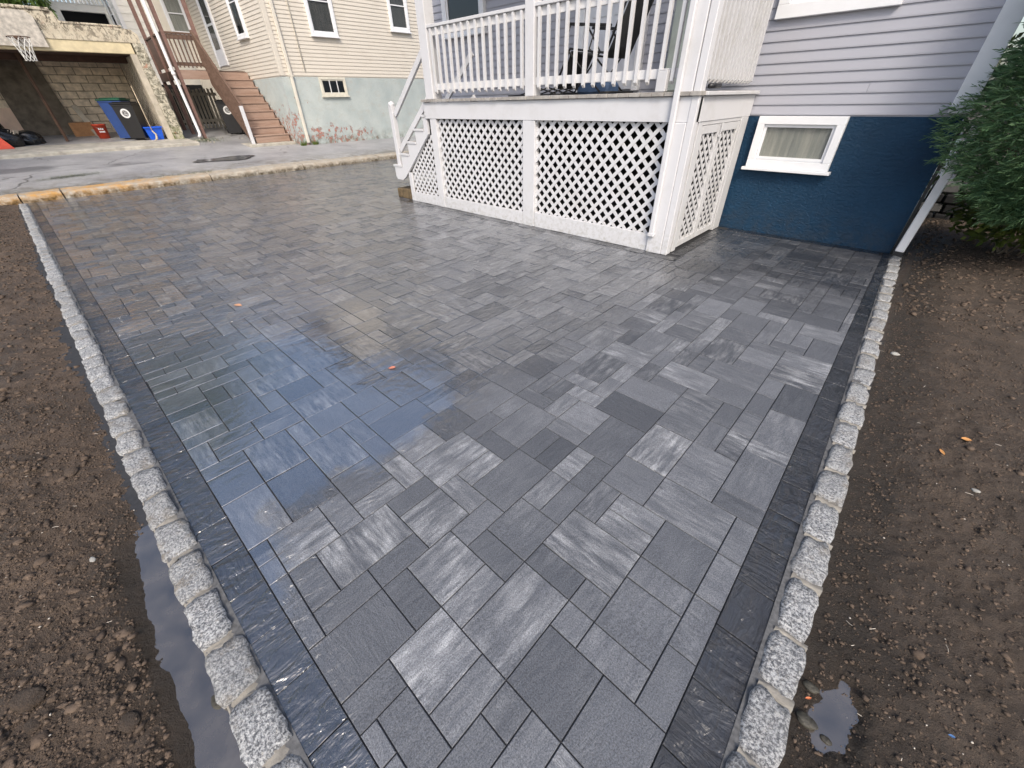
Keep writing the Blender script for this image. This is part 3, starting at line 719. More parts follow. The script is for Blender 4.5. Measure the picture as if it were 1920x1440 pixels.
rock(-1.035, -.385, .026, True, 'dark mossy stone sitting in the puddle beside the granite blocks', M_rock2, sink=.8)
rock(-1.52, -.545, .016, True, 'smooth brown oval stone on the left soil just beside the puddle', M_soil, sq=(1.4, .8, .5), rot=.6)
rock(-1.47, -.80, .034, True, 'largest half buried brown stone near the bottom left corner', M_soil, sq=(1.5, 1, .38), rot=.7)
rock(-1.375, -.795, .022, True, 'rounded brown stone right below the largest one at bottom left', M_soil, rot=.5)
rock(-1.17, -.59, .024, True, 'flat brown stone on the left soil near the bottom edge of the photo', M_soil, sq=(1.5, 1, .4), rot=.4)
rock(-2.0, -.66, .022, True, 'dull brown stone on the left soil near the start of the puddle', M_soil)
rock(-1.98, -.60, .012, True, 'small pale flat pebble on the left soil', M_rock3, sq=(1.6, .8, .4), rot=.3)
rock(-2.75, -.62, .030, True, 'brown stone on the left soil halfway along, upper of two', M_soil, sq=(1.4, 1, .5))
rock(-2.62, -.555, .024, True, 'brown stone on the left soil halfway along, nearer the granite blocks', M_soil, sq=(1.4, .8, .5))
rock(.395, .99, .017, False, 'rounded dark stone beside the small puddle on the right soil', M_rock2, sink=.6)
rock(.405, .88, .022, False, 'larger dark stone below the orange scrap beside the right puddle', M_rock2, sink=.5)
rock(.46, .875, .012, False, 'small dark stone at the edge of the right puddle', M_rock2, sink=.8)
rock(.78, 2.40, .013, False, 'pale tan pebble on the right soil', M_rock3)
rock(.37, 3.77, .022, False, 'pale stone on the right soil close to the granite edging', M_rock3, sink=.7)
def leaf(x, y, z, s, rot, label, mat, sx=1.0):
    m = MB(); prof = [(0, .0), (.25, .28), (.5, .36), (.75, .27), (1, 0)]; vs = []
    for u, w in prof: vs += [(u-.5, -w*.9, .10*(w)+random.uniform(0, .05)), (u-.5, 0, 0.0), (u-.5, w*.9, .13*w+random.uniform(0, .05))]
    fs = [];
    for i in range(4):
        for j in range(2): fs.append((i*3+j, (i+1)*3+j, (i+1)*3+j+1, i*3+j+1))
    m.add(vs, fs); o = obj('fallen_leaf', m, mat, None, Matrix.Translation((x, y, z)) @ Matrix.Rotation(rot, 4, 'Z') @ Matrix.Diagonal((s, s*sx, s, 1))); tag(o, label, 'leaf', 'dry leaves and scraps on the ground')
sz_ = lambda x, y: float(soil_z(np.array(x), np.array(y), False))+.008
leaf(.74, 2.82, sz_(.74, 2.82), .05, .4, 'upper orange dry leaf on the right soil', M_leafdry)
leaf(.65, 2.62, sz_(.65, 2.62), .05, 2.0, 'lower flat orange dry leaf on the right soil', M_leafdry, .6)
leaf(.39, .94, sz_(.39, .94)+.015, .022, .8, 'small bright orange scrap by the right puddle', simple('bright_orange', (.6, .17, .06), .6), .5)
leaf(.71, 1.10, sz_(.71, 1.1), .018, .3, 'tiny blue plastic scrap on the right soil', simple('blue_scrap', (.04, .12, .28), .5), .7)
leaf(-4.47, .73, .004, .10, .5, 'pale orange wet leaf on the far wet pavers', simple('wet_leaf', (.5, .26, .15), .4), .7)
leaf(-2.33, 1.13, .004, .055, 1.1, 'salmon pink wet leaf at the edge of the blue puddle reflection', simple('pink_leaf', (.55, .2, .13), .4), .9)
m = MB()
for k in range(70):
    left = random.random() < .4
    P = pts(1, left)
    if len(P) == 0: continue
    x, y, z = P[0]; a = random.uniform(0, 3.14); L = random.uniform(.008, .03); bnd = random.uniform(-.4, .4)
    p0 = Vector((x, y, z+.005)); p1 = p0+Vector((math.cos(a), math.sin(a), random.uniform(-.1, .2)))*L/2; p2 = p1+Vector((math.cos(a+bnd), math.sin(a+bnd), 0))*L/2
    m.tube([p0, p1, p2], .0009, 3)
kind(obj('straw_and_root_bits', m, M_straw), 'stuff')

# ------------------------------------------------------------------ our house
def board_mesh(name, L, pitch, mat, t=.018):
    m = MB(); m.prism([(0, 0), (-t, 0), (-t, .014), (-.004, pitch), (0, pitch)], 'x', 0, L); me = m.mesh(name); me.materials.append(mat); return me
def siding(parent, p0, rot, L, z0, z1, pitch, mat, single_to=99, name='siding_board'):
    me = board_mesh(name, L, pitch, mat); k = 0; z = z0; rest = MB(); cutsL = [L*f for f in (.22, .38, .5, .63, .71, .83, .91)] if L > 3 else []
    halves = [(board_mesh(name, u, pitch, mat), board_mesh(name, L-u-.003, pitch, mat)) for u in cutsL]
    while z < z1-.001:
        ph = min(pitch, z1-z)
        M = Matrix.Translation((p0[0], p0[1], z)) @ Matrix.Rotation(rot, 4, 'Z')
        if z < single_to:
            if L > 3:
                q = random.randrange(len(cutsL)); u = cutsL[q]
                obj(name, halves[q][0], None, parent, M); obj(name, halves[q][1], None, parent, M @ Matrix.Translation((u+.003, -.0012, 0)))
            else: obj(name, me, None, parent, M)
        else: rest.add([(0, 0, 0), (0, -.018, 0), (L, -.018, 0), (L, 0, 0), (0, -.018, .014), (L, -.018, .014), (0, -.004, pitch), (L, -.004, pitch), (0, 0, pitch), (L, 0, pitch)],
                      [(0, 1, 2, 3), (1, 4, 5, 2), (4, 6, 7, 5), (6, 8, 9, 7), (0, 8, 6, 4, 1), (3, 2, 5, 7, 9)], M)
        z += pitch
    if rest.v: kind(obj('upper_siding', rest, mat, parent), 'stuff')
HX0, HX1, HY, HZ = -8.45, .07, 6.62, 8.6
hs = thing('clapboard_house', 'lavender grey clapboard house with navy blue foundation and white trim beside the patio', 'house', (-4, 9, 0))
m = MB(); m.box(HX0, HX1, HY, 14, -.1, 1.37); obj('foundation', m, M_blue, hs)
m = MB(); m.box(HX0+.01, HX1-.01, HY+.004, 14, 1.37, HZ); obj('wall', m, M_lav, hs)
siding(hs, (HX0, HY+.004), 0, HX1-HX0-.14, 1.385, HZ, .1015, M_lav, 3.6)
m = MB(); m.box(-.075, .095, HY-.028, HY+.14, 1.40, HZ, c=.004); obj('corner_board', m, M_vinyl_trim, hs)
m = MB(); m.box(HX0-.02, HX0+.12, HY-.026, HY+.1, 1.40, HZ, c=.004); obj('corner_board', m, M_vinyl_trim, hs)
m = MB(); m.box(HX0-.45, HX1+.45, HY-.5, 14.5, HZ, HZ+.18); m.prism([(HX0-.5, HZ+.18), (HX1+.5, HZ+.18), ((HX0+HX1)/2, HZ+2.8)], 'y', HY-.5, 14.5); obj('roof', m, M_roof, hs)
def window(parent, M, w, h, name='window', trim=.09, sill=True, glassm=None, curt=None, split=True, framem=None, proud=.05):
    """local: x across, -y outward, z up, origin lower left of the outer trim"""
    fm = framem or M_vinyl_trim; gm = glassm or M_glassdark
    f = MB(); d = proud
    f.box(0, w, -d, .02, h-trim, h, M, .004); f.box(0, trim, -d, .02, trim, h-trim, M, .004); f.box(w-trim, w, -d, .02, trim, h-trim, M, .004); f.box(0, w, -d, .02, 0, trim, M, .004)
    o = obj(name, f, fm, parent)
    s_ = MB(); a = trim+.002; b = trim+.032; e = d*.55
    zs = [(a, h-trim-.002)] if not split else [(a, h*.52), (h*.52-.03, h-trim-.002)]
    for q, (z0, z1) in enumerate(zs):
        ee = e if q == 0 else e*.55
        for bx in ((a, w-a, z0, z0+.035), (a, w-a, z1-.03, z1), (a, b, z0+.036, z1-.031), (w-b, w-a, z0+.036, z1-.031)):
            s_.box(bx[0], bx[1], -ee, 0, bx[2], bx[3], M)
    obj('sash', s_, fm, o)
    for q, (z0, z1) in enumerate(zs):
        g_ = MB(); ee = e*.55 if q == 0 else e*.25; g_.box(b-.004, w-b+.004, -ee-.003, -ee, z0+.02, z1-.02, M); obj('pane', g_, gm, o)
    if curt is not None:
        c_ = MB(); n_ = 24; vs = []
        for i in range(n_+1):
            xx = b-.01+(w-2*b+.02)*i/n_; vs += [(xx, -.004-.0022*math.sin(i*2.1), a), (xx, -.004-.0022*math.sin(i*2.1+.3), h-a)]
        c_.add(vs, [(2*i, 2*i+2, 2*i+3, 2*i+1) for i in range(n_)], M); obj('curtain', c_, curt, o)
    if sill:
        k = MB(); k.box(-.035, w+.035, -d-.035, .0, -.035, -.001, M, .004); obj('sill', k, fm, o)
    return o
bw = window(hs, Matrix.Translation((-1.82, HY, .81)), .94, .562, split=False, glassm=M_glass, curt=M_curt, trim=.085, proud=.07)
m = MB(); m.box(-1.735, -.965, HY-.045, HY-.02, .91, .935); obj('inner_rail', m, M_vinyl_trim, bw)
window(hs, Matrix.Translation((-1.97, HY-.01, 2.29)), 1.14, 1.5, trim=.12, curt=M_blind, glassm=M_glass, proud=.06, sill=False)
window(hs, Matrix.Translation((-7.95, HY-.01, 2.62)), 1.15, 1.25, trim=.12, glassm=M_glassdark, proud=.07)
window(hs, Matrix.Translation((-5.6, HY-.01, 5.2)), .95, 1.4); window(hs, Matrix.Translation((-2.6, HY-.01, 5.2)), .95, 1.4)
# front door behind the porch rail
dr = MB(); dr.box(-4.62, -3.72, HY-.055, HY+.0, 1.70, 3.75); do = obj('door', dr, M_clapdoor, hs)
m = MB()
for zz in (1.85, 2.55, 3.1):
    for xx in (-4.5, -4.13):
        m.box(xx, xx+.3, HY-.066, HY-.052, zz, zz+(.55 if zz < 2.2 else .45), c=.006)
obj('panel', m, M_clapdoor, do)
m = MB(); m.box(-4.75, -4.63, HY-.075, HY, 1.68, 3.86, c=.004); m.box(-3.71, -3.6, HY-.075, HY, 1.68, 3.86, c=.004); m.box(-4.75, -3.6, HY-.075, HY, 3.865, 3.98, c=.004); obj('door_frame', m, M_vinyl_trim, do)
m = MB(); m.lathe([(0, 2.68), (.03, 2.685), (.035, 2.72), (.02, 2.75), (0, 2.755)], -3.80, HY-.09, 10); obj('handle', m, M_metal, do, smooth=True)

# ------------------------------------------------------------------ porch
PX0, PX1, PY, DZ = -6.58, -1.95, 4.85, 1.635
po = thing('porch', 'white painted raised porch with baluster railings and diagonal lattice skirt', 'porch', (-4.2, 5.7, 0))
x = PX0-.02; k = 0
while x < PX1:
    b = min(x+.138, PX1+.02); m = MB(); j = random.uniform(-.006, .004)
    m.box(x+.003, b-.003, PY-.045+j, HY-.03, DZ-.036, DZ+random.uniform(-.001, .002), c=.003); obj('deck_board', m, M_greywood, po); x = b
m = MB(); m.box(PX0, PX1-.02, PY-.012, PY+.03, 1.372, 1.594, c=.003); m.box(PX1-.04, PX1-.0, PY+.03, HY-.03, 1.372, 1.594, c=.003); obj('skirt_beam', m, M_white, po)
m = MB(); m.box(PX1-.01, PX1+.045, PY+.08, HY-.04, 1.598, 1.634, c=.006); obj('drip_trim', m, M_white_old, po)
m = MB(); m.tube([(PX1+.03, PY+.1, 1.675), (PX1+.05, PY+.32, 1.68)], .022, 8); obj('pipe_stub', m, M_black, po, smooth=True)
def post(x0, x1, y0, y1, z0, z1, mat=None): m = MB(); m.box(x0, x1, y0, y1, z0, z1, c=.006); return obj('post', m, mat or M_white, po)
post(-6.50, -6.30, PY, PY+.18, DZ+.001, 4.1)
post(-4.315, -4.165, PY, PY+.15, DZ+.001, 4.1)
post(-2.225, -2.03, PY-.03, PY+.16, .0, 1.37); post(-2.215, -2.035, PY-.03, PY+.15, 1.60, 4.1)
post(-2.028, -1.95, PY-.02, PY+.09, .0, 4.1)          # boxed corner, side leg
m = MB(); m.box(-6.46, -6.30, PY-.006, PY+.1, .0, 1.370, c=.004); m.box(-4.35, -4.13, PY-.008, PY+.1, .0, 1.370, c=.004); m.box(-6.29, -4.36, PY-.002, PY+.03, 0.0, .185, c=.003); m.box(-4.12, -2.235, PY-.002, PY+.03, 0.0, .205, c=.003)
obj('lattice_frame', m, M_white, po)
# downspout running down the corner of the porch
m = MB(); m.box(-2.205, -2.145, PY-.075, PY-.033, .22, 4.3, c=.008); m.box(-2.215, -2.135, PY-.08, PY-.03, .2, .24, c=.006)
ds = obj('downspout', m, M_white, None); tag(ds, 'slim white downspout strip fixed on the front corner post of the porch', 'downspout', 'white downspouts')
# lattice panels with single slats
def lattice(parent, u0, u1, z0, z1, y, pitch=.147, sw=.041, plane='y', tri=None, d0=0.0):
    """slats at 45 degrees in two layers, clipped to the rectangle (or to a polygon)"""
    rect = tri or [(u0, z0), (u1, z0), (u1, z1), (u0, z1)]
    pan = MB()
    for k in range(len(rect)):
        a, b = rect[k], rect[(k+1) % len(rect)]
    out = []
    cx = (u0+u1)/2; cz = (z0+z1)/2; R = (u1-u0)+(z1-z0); n_ = int(R/pitch)+2
    for layer, sg in ((0, 1), (1, -1)):
        for k in range(-n_, n_+1):
            c = k*pitch+d0; hw = sw/2*math.sqrt(2)
            # strip: |(u-cx) - sg*(z-cz) - c| < hw
            p = clip(list(rect), lambda q: hw-((q[0]-cx)-sg*(q[1]-cz)-c))
            if p: p = clip(p, lambda q: hw+((q[0]-cx)-sg*(q[1]-cz)-c))
            if not p: continue
            p = clean(p)
            if len(p) < 3 or abs(area(p)) < .0012: continue
            out.append((layer, p))
    root = None
    for layer, p in out:
        m = MB(); t0 = y+layer*.0085; m.prism(p, 'y' if plane == 'y' else 'x', t0, t0+.008*(1 if plane == 'y' else 1))
        if root is None: root = obj('lattice_panel', m, M_white if plane == 'y' else M_white_old, parent)
        else: obj('slat', m, M_white if plane == 'y' else M_white_old, root)
    return root
lattice(po, -6.30, -4.35, .17, 1.372, PY+.034)
lattice(po, -4.13, -2.225, .19, 1.372, PY+.034, pitch=.152)
# side gate doors with old lattice
for (a, b) in ((5.10, 5.655), (5.675, 6.30)):
    gd = MB(); xx = PX1-.045
    gd.box(xx, xx+.035, a, a+.05, .03, 1.33, c=.003); gd.box(xx, xx+.035, b-.05, b, .03, 1.33, c=.003); gd.box(xx, xx+.035, a+.051, b-.051, .03, .10, c=.003); gd.box(xx, xx+.035, a+.051, b-.051, 1.25, 1.33, c=.003)
    gt = obj('gate_door', gd, M_white_old, po)
    lattice(gt, a+.05, b-.05, .09, 1.26, xx+.004, pitch=.135, sw=.038, plane='x')
m = MB(); m.box(PX1-.055, PX1+.0, 6.32, 6.56, 0, 1.37, c=.004); obj('gate_jamb', m, M_white_old, po); m = MB(); m.box(PX1-.05, PX1-.008, 5.09, 6.32, 1.336, 1.37); obj('gate_header', m, M_white_old, po); m = MB(); m.box(PX1-.06, PX1-.005, 4.99, 5.09, 0, 1.37, c=.004); obj('gate_jamb', m, M_white_old, po)
m = MB(); m.box(PX1-.005, PX1+.004, 5.62, 5.70, 1.20, 1.225); m.tube([(PX1+.006, 5.66, 1.34), (PX1+.01, 5.66, 1.15)], .005, 6); obj('gate_latch', m, M_white_old, po)
# railings
def railing(x0, x1, n_, z0=1.745, z1=2.53):
    m = MB(); m.box(x0, x1, PY+.008, PY+.10, z1-.035, z1, c=.004); obj('top_rail', m, M_rail, po)
    m = MB(); m.box(x0, x1, PY+.045, PY+.08, z1-.125, z1-.037, c=.003); obj('upper_cross_rail', m, M_rail, po)
    m = MB(); m.box(x0, x1, PY+.045, PY+.08, z0+.005, z0+.088, c=.003); obj('bottom_rail', m, M_rail, po)
    me = None
    for k in range(n_):
        xx = x0+(x1-x0)*(k+.5)/n_
        if me is None:
            b = MB(); b.prism([(-.0175, z0-.018), (.0175, z0-.045), (.0175, z1-.052), (-.0175, z1-.042)], 'x', -.0175, .0175); b.v = [(v[0], v[1], v[2]) for v in b.v]; me = b.mesh('baluster'); me.materials.append(M_rail)
        obj('baluster', me, None, po, Matrix.Translation((xx, PY+.0265, 0)))
railing(-6.30, -4.315, 14); railing(-4.165, -2.225, 14)
# side railing, close pickets
m = MB(); xx = PX1-.10; m.box(xx, xx+.09, 4.99, HY-.14, 2.51, 2.545, c=.004); obj('top_rail', m, M_white_old, po)
m = MB(); m.box(xx+.01, xx+.04, 4.99, HY-.14, 1.77, 1.85, c=.003); m.box(xx+.01, xx+.04, 4.99, HY-.14, 2.42, 2.505, c=.003); obj('bottom_rail', m, M_white_old, po)
b = MB(); b.prism([(0, 1.70), (.045, 1.73), (.045, 2.49), (0, 2.5)], 'x', -.02, .02); me = b.mesh('picket'); me.materials.append(M_white_old)
for k in range(13):
    yy = 5.03+k*.108; obj('picket', me, None, po, Matrix(((0, 1, 0, xx+.045), (1, 0, 0, yy), (0, 0, 1, 0), (0, 0, 0, 1))))
m = MB(); m.box(PX0-.25, PX1+.3, PY-.3, HY-.03, 4.28, 4.42); m.box(PX0-.1, PX1+.05, PY-.06, PY+.2, 4.1, 4.279, c=.005); obj('porch_ceiling', m, M_white, po)
m = MB(); m.prism([(PY-.4, 4.42), (HY-.03, 4.42), (HY-.03, 5.1)], 'x', PX0-.35, PX1+.4); obj('roof', m, M_roof, po)
m = MB(); m.box(PX0+.1, PX0+.12, PY+.12, 6.4, 0, 1.36); m.box(PX0+.1, PX1-.2, 6.4, 6.42, 0, 1.35); m.box(PX0+.1, PX1-.2, PY+.2, HY, -.005, .01); obj('under_porch_shade', m, M_dark, po)  # near-black sheets put in for the shade behind the lattice
m = MB(); m.box(-2.44, -2.33, PY-.03, PY+.04, DZ+.003, DZ+.18, c=.006); m.box(-2.435, -2.335, PY-.028, PY+.035, DZ+.181, DZ+.19)
t = obj('wood_offcut', m, M_white_old, None); tag(t, 'short grimy white block standing on the porch edge by the corner', 'block')

# porch stairs going down towards the kerb side
st = thing('porch_stairs', 'white wooden stairs with sloped handrails at the left end of the porch', 'stairs', (-7.1, 5.4, 0))
nst = 5
for k in range(nst):
    zt = 1.425-.204*k; xl = -6.665-.283*k; xr = xl+.30 if k else -6.56
    m = MB(); m.box(xl-.03, xr, PY+.046, 5.87, zt-.036, zt, c=.004); obj('tread', m, M_greywood, st)
    m = MB(); m.box(xl-.03, xl+.26 if k else -6.56, PY-.012, PY+.0455, zt-.036, zt, c=.004); obj('tread_end', m, M_white_old, st)
    m = MB(); m.box(xl+.005, xl+.025, PY+.05, 5.86, max(.2, zt-.204), zt-.037); obj('riser', m, M_white, st)
poly = [(-6.56, 1.388)]
for k in range(nst): zt = 1.425-.204*k; xl = -6.665-.283*k; poly += [(xl, zt-.037)]+([(xl, zt-.241)] if k < nst-1 else [(xl, .40), (xl+.04, .35), (xl+.22, .35)])
poly += [(-7.47, .40), (-6.56, 1.15)]
for yy in (PY-.0, 5.88):
    m = MB(); m.prism(poly, 'y', yy, yy+.045); obj('stringer', m, M_white, st)
m = MB(); m.box(-7.90, -7.36, PY+.03, 5.9, 0.0, .17, c=.01); obj('landing_block', m, simple('rotten_brown_block', (.12, .085, .045), .9, var=.5, scale=20, bump=.8, bscale=60), st)
for yy in (PY+.02, 5.9):
    m = MB(); m.box(-7.71, -7.61, yy, yy+.09, .50 if yy < 5 else .5, 1.56, c=.006); m.lathe([(.055, 1.555), (.06, 1.58), (.045, 1.61), (0, 1.63)], -7.66, yy+.045, 12); obj('newel_post', m, M_white, st)
    m = MB(); m.beam((-7.58, yy+.045, 1.42), (-6.5, yy+.045, 2.27), .045, .09, c=.004); obj('handrail', m, M_white, st)
    m = MB(); m.beam((-7.58, yy+.045, .86), (-6.5, yy+.045, 1.66), .045, .09, c=.004); obj('handrail', m, M_white, st)
m = MB(); m.box(-7.36, -7.26, PY+.005, PY+.04, 0, .50, c=.003); m.box(-7.26, -6.47, PY+.008, PY+.035, 0, .165, c=.003); obj('lattice_frame', m, M_white, st)
lattice(st, -7.27, -6.47, .15, 1.15, PY+.046, pitch=.125, sw=.038, tri=[(-7.27, .15), (-6.47, .15), (-6.47, 1.22), (-7.27, .57)])
m = MB(); m.box(-7.2, -6.6, 5.8, 5.82, 0, .9); m.box(-7.2, -6.5, PY+.1, 5.8, -.004, .012); obj('under_stair_shade', m, M_dark, st)  # black sheets standing in for the shade under the steps

# chair on the porch
ch = thing('folding_lounge_chair', 'black folding recliner chair standing on the porch behind the balusters', 'chair', (-3.6, 5.6, DZ))
def panel(a, b, y0, y1, t=.012, mat=M_fabric, name='seat', sag=.02):
    m = MB(); a, b = Vector(a), Vector(b); vs = []; n_ = 8
    for i in range(n_+1):
        p = a.lerp(b, i/n_); s_ = sag*math.sin(math.pi*i/n_)
        for y in (y0, y1):
            for q in (0, t): vs.append((p.x+s_*.3, y, p.z-s_-q))
    fs = []
    for i in range(n_):
        k = i*4; fs += [(k, k+4, k+6, k+2), (k+1, k+3, k+7, k+5), (k, k+1, k+5, k+4), (k+2, k+6, k+7, k+3)]
    m.add(vs, fs+[(0, 2, 3, 1), (n_*4, n_*4+1, n_*4+3, n_*4+2)]); return obj(name, m, mat, ch, smooth=True)
panel((-3.42, 0, 2.02), (-2.98, 0, 2.98), 5.36, 5.86, name='backrest'); panel((-3.96, 0, 2.10), (-3.42, 0, 2.02), 5.36, 5.86, name='seat'); panel((-4.17, 0, 1.72), (-3.96, 0, 2.10), 5.36, 5.86, name='leg_rest')
for y in (5.33, 5.89):
    m = MB(); m.tube([(-4.2, y, 1.70), (-3.96, y, 2.12), (-3.42, y, 2.04), (-2.96, y, 3.0)], .014, 8); obj('side_frame', m, M_black, ch, smooth=True)
    m = MB(); m.beam((-4.02, y, 2.36), (-3.38, y, 2.29), .05, .03, c=.006); obj('armrest', m, M_black, ch)
    m = MB(); m.tube([(-3.98, y, 2.34), (-4.05, y, 2.15), (-3.45, y, 1.655), (-3.3, y, 1.655)], .012, 8); obj('leg', m, M_black, ch, smooth=True)
    m = MB(); m.tube([(-3.7, y, 2.30), (-3.5, y, 2.06), (-3.86, y, 1.655), (-4.05, y, 1.655)], .012, 8); obj('leg', m, M_black, ch, smooth=True)
m = MB(); m.tube([(-3.3, 5.33, 1.655), (-3.3, 5.89, 1.655)], .012, 8); m.tube([(-4.05, 5.33, 1.655), (-4.05, 5.89, 1.655)], .012, 8); obj('foot_bar', m, M_black, ch, smooth=True)
m = MB(); m.box(-3.95, -3.45, 5.5, 5.8, DZ+.004, DZ+.13, c=.03); t = obj('folded_bag', m, M_bag, None); tag(t, 'blue folded bag lying on the porch floor under the black chair', 'bag')
c2 = thing('folding_chair', 'folded black metal chair frame lying low on the porch floor left of the bag', 'chair frame', (-4.3, 5.4, DZ))
for k in range(5):
    m = MB(); m.tube([(-4.75+k*.18, 5.25, DZ+.02), (-4.62+k*.18, 5.5, DZ+.10), (-4.5+k*.18, 5.75, DZ+.03)], .009, 6); obj('frame_tube', m, M_black, c2, smooth=True)
m = MB(); m.tube([(-4.95, 5.2, DZ+.015), (-3.95, 5.2, DZ+.015)], .009, 6); obj('frame_tube', m, M_black, c2, smooth=True)
m = MB(); m.box(-3.05, -2.78, 6.2, 6.5, DZ+.01, 2.62, c=.02); m.box(-3.07, -2.76, 6.18, 6.52, 2.621, 2.66, c=.01); t = obj('storage_bin', m, simple('grey_green_plastic', (.28, .32, .31), .35), None); tag(t, 'tall grey green plastic storage bin against the wall in the porch corner', 'bin')

# downspout at the right house corner
dp = thing('downspout', 'white rectangular downspout slanting out at the navy house corner', 'downspout', (.16, 6.5, 0), 'white downspouts')
m = MB(); m.beam((.14, 6.50, .06), (.20, 6.57, 1.30), .085, .06, up=(0, -1, 0), c=.008); obj('pipe', m, M_spout, dp)
m = MB(); m.beam((.137, 6.497, .0), (.14, 6.50, .062), .10, .075, up=(0, -1, 0), c=.004); obj('outlet_collar', m, M_black, dp)
m = MB(); m.box(.075, .105, HY-.01, HY+.10, 0, 1.36); t = obj('conduit', m, M_black, None); tag(t, 'thin black strip running up the corner edge of the navy foundation', 'strip')

# ------------------------------------------------------------------ foliage builders
def leaves(name, C_, D_, size, mat, parent=None, asp=.4, jit=.5, thing_label=None, fold=False):
    """C_ centres, D_ direction vectors, rhombic leaf blades"""
    n = len(C_); d = D_/np.linalg.norm(D_, axis=1, keepdims=True); r = rng.standard_normal((n, 3)); s_ = np.cross(d, r); s_ /= np.linalg.norm(s_, axis=1, keepdims=True)+1e-9
    sz = (size*rng.uniform(.6, 1.3, n))[:, None]
    V = np.stack([C_, C_+d*sz*.45+s_*sz*asp*.5, C_+d*sz, C_+d*sz*.45-s_*sz*asp*.5], 1).reshape(-1, 3)
    F = np.arange(4*n).reshape(n, 4); me = np_mesh(name, V, F)
    ca = me.attributes.new('lf', 'FLOAT', 'FACE'); ca.data.foreach_set('value', np.clip(rng.random(len(me.polygons))*.8+.1, 0, 1).astype(np.float32))
    return obj(name, me, mat, parent)
def conifer(root, cx, cy, z0, z1, rfun, nspray, mat, size=.10):
    """flat drooping sprays: each a fan of narrow needles"""
    Cs, Ds = [], []
    for k in range(nspray):
        z = z0+(z1-z0)*random.random(); a = random.uniform(0, 2*math.pi); R = rfun(z, a)*(.2+.8*random.random()**.45)
        base = Vector((cx+R*math.cos(a), cy+R*math.sin(a), z))
        out = Vector((math.cos(a+random.gauss(0, .5)), math.sin(a+random.gauss(0, .5)), random.gauss(-.05, .35))).normalized()
        sdv = out.cross(Vector((random.gauss(0, .4), random.gauss(0, .4), 1))).normalized(); L = size*random.uniform(.8, 1.6)
        for q in range(9):
            t = q/8; p = base+out*L*t*1.1; sg = 1 if q % 2 else -1; fan = .95-.55*t
            dd = (out*1+sdv*sg*fan*.8+Vector((0, 0, random.gauss(0, .12)))).normalized()
            Cs.append(p[:]); Ds.append((dd*L*(.75-.35*t))[:])
    Cs = np.array(Cs); Ds = np.array(Ds); ln = np.linalg.norm(Ds, axis=1)
    n = len(Cs); d = Ds/ln[:, None]; s_ = np.cross(d, rng.standard_normal((n, 3))); s_ /= np.linalg.norm(s_, axis=1, keepdims=True)
    wd = .075*ln[:, None]
    V = np.stack([Cs-s_*wd*.4, Cs+d*ln[:, None]*.55+s_*wd, Cs+d*ln[:, None], Cs+d*ln[:, None]*.55-s_*wd], 1).reshape(-1, 3)
    me = np_mesh('foliage', V, np.arange(4*n).reshape(n, 4)); 
    v = np.repeat(rng.random(nspray), 9)[:len(me.polygons)]*.75+.25*rng.random(len(me.polygons))
    ca = me.attributes.new('lf', 'FLOAT', 'FACE'); ca.data.foreach_set('value', v.astype(np.float32)); return obj('foliage', me, mat, root)
cf = thing('conifer_tree', 'dense dark green feathery conifer growing beside the house corner at right', 'tree', (1.0, 6.35, 0))
def rf(z, a):
    b = np.interp(z, [.55, .95, 1.35, 2.2, 3.4, 4.3], [.30, .72, .93, .84, .6, .05]); return b*(1+.13*math.sin(3*a+z*4)+.09*math.sin(7*a+z*9))
conifer(cf, 1.0, 6.35, .55, 4.3, rf, 23000, M_conifer, .085)
m = MB(); m.tube([(1.35, 7.0, -.1), (1.1, 6.6, 1.2), (1.0, 6.35, 4.0)], [.03, .025, .01], 10); obj('trunk', m, M_bark, cf, smooth=True)
m = MB()
for k in range(60):
    z = random.uniform(.7, 3.6); a = random.uniform(0, 6.28); R = rf(z, a)*.85; m.tube([(1.0, 6.37, z-.1), (1+R*.5*math.cos(a), 6.37+R*.5*math.sin(a), z), (1+R*math.cos(a), 6.37+R*math.sin(a), z+.12)], [.012, .008, .003], 5)
obj('branches', m, M_bark, cf, smooth=True)
def shrub(cx, cy, r, h, nleaf, label, size=.07, mat=M_shrubleaf, stems=9, zlo=.2):
    t = thing('leafy_shrub', label, 'shrub', (cx, cy, 0)); m = MB(); C_, D_ = [], []
    for k in range(stems):
        a = random.uniform(0, 6.28); R = r*random.uniform(.4, .95); top = Vector((cx+R*math.cos(a), cy+R*math.sin(a), h*random.uniform(.6, 1)))
        b = Vector((cx+random.uniform(-.12, .12), cy+random.uniform(-.1, .1), 0)); mid = b.lerp(top, .5)+Vector((random.gauss(0, .05), random.gauss(0, .05), .05))
        m.tube([b, mid, top], [.011, .008, .003], 6)
    obj('stems', m, M_twig, t, smooth=True)
    for k in range(nleaf):
        a = random.uniform(0, 6.28); R = r*random.random()**.5; z = zlo+(h-zlo)*random.random(); R *= .6+.5*math.sin(math.pi*min(1, (z-zlo)/(h-zlo)+.15))
        C_.append((cx+R*math.cos(a), cy+R*math.sin(a), z)); D_.append((math.cos(a)+random.gauss(0, .5), math.sin(a)+random.gauss(0, .5), random.gauss(-.15, .4)))
    leaves('foliage', np.array(C_), np.array(D_), size, mat, t, .55); return t
shrub(1.05, 7.2, .6, 1.0, 2600, 'yellow green broad leaved shrub with bare stems under the conifer', .085)
shrub(1.45, 7.0, .5, .95, 1800, 'taller leafy shrub at the right edge behind the conifer', .075)
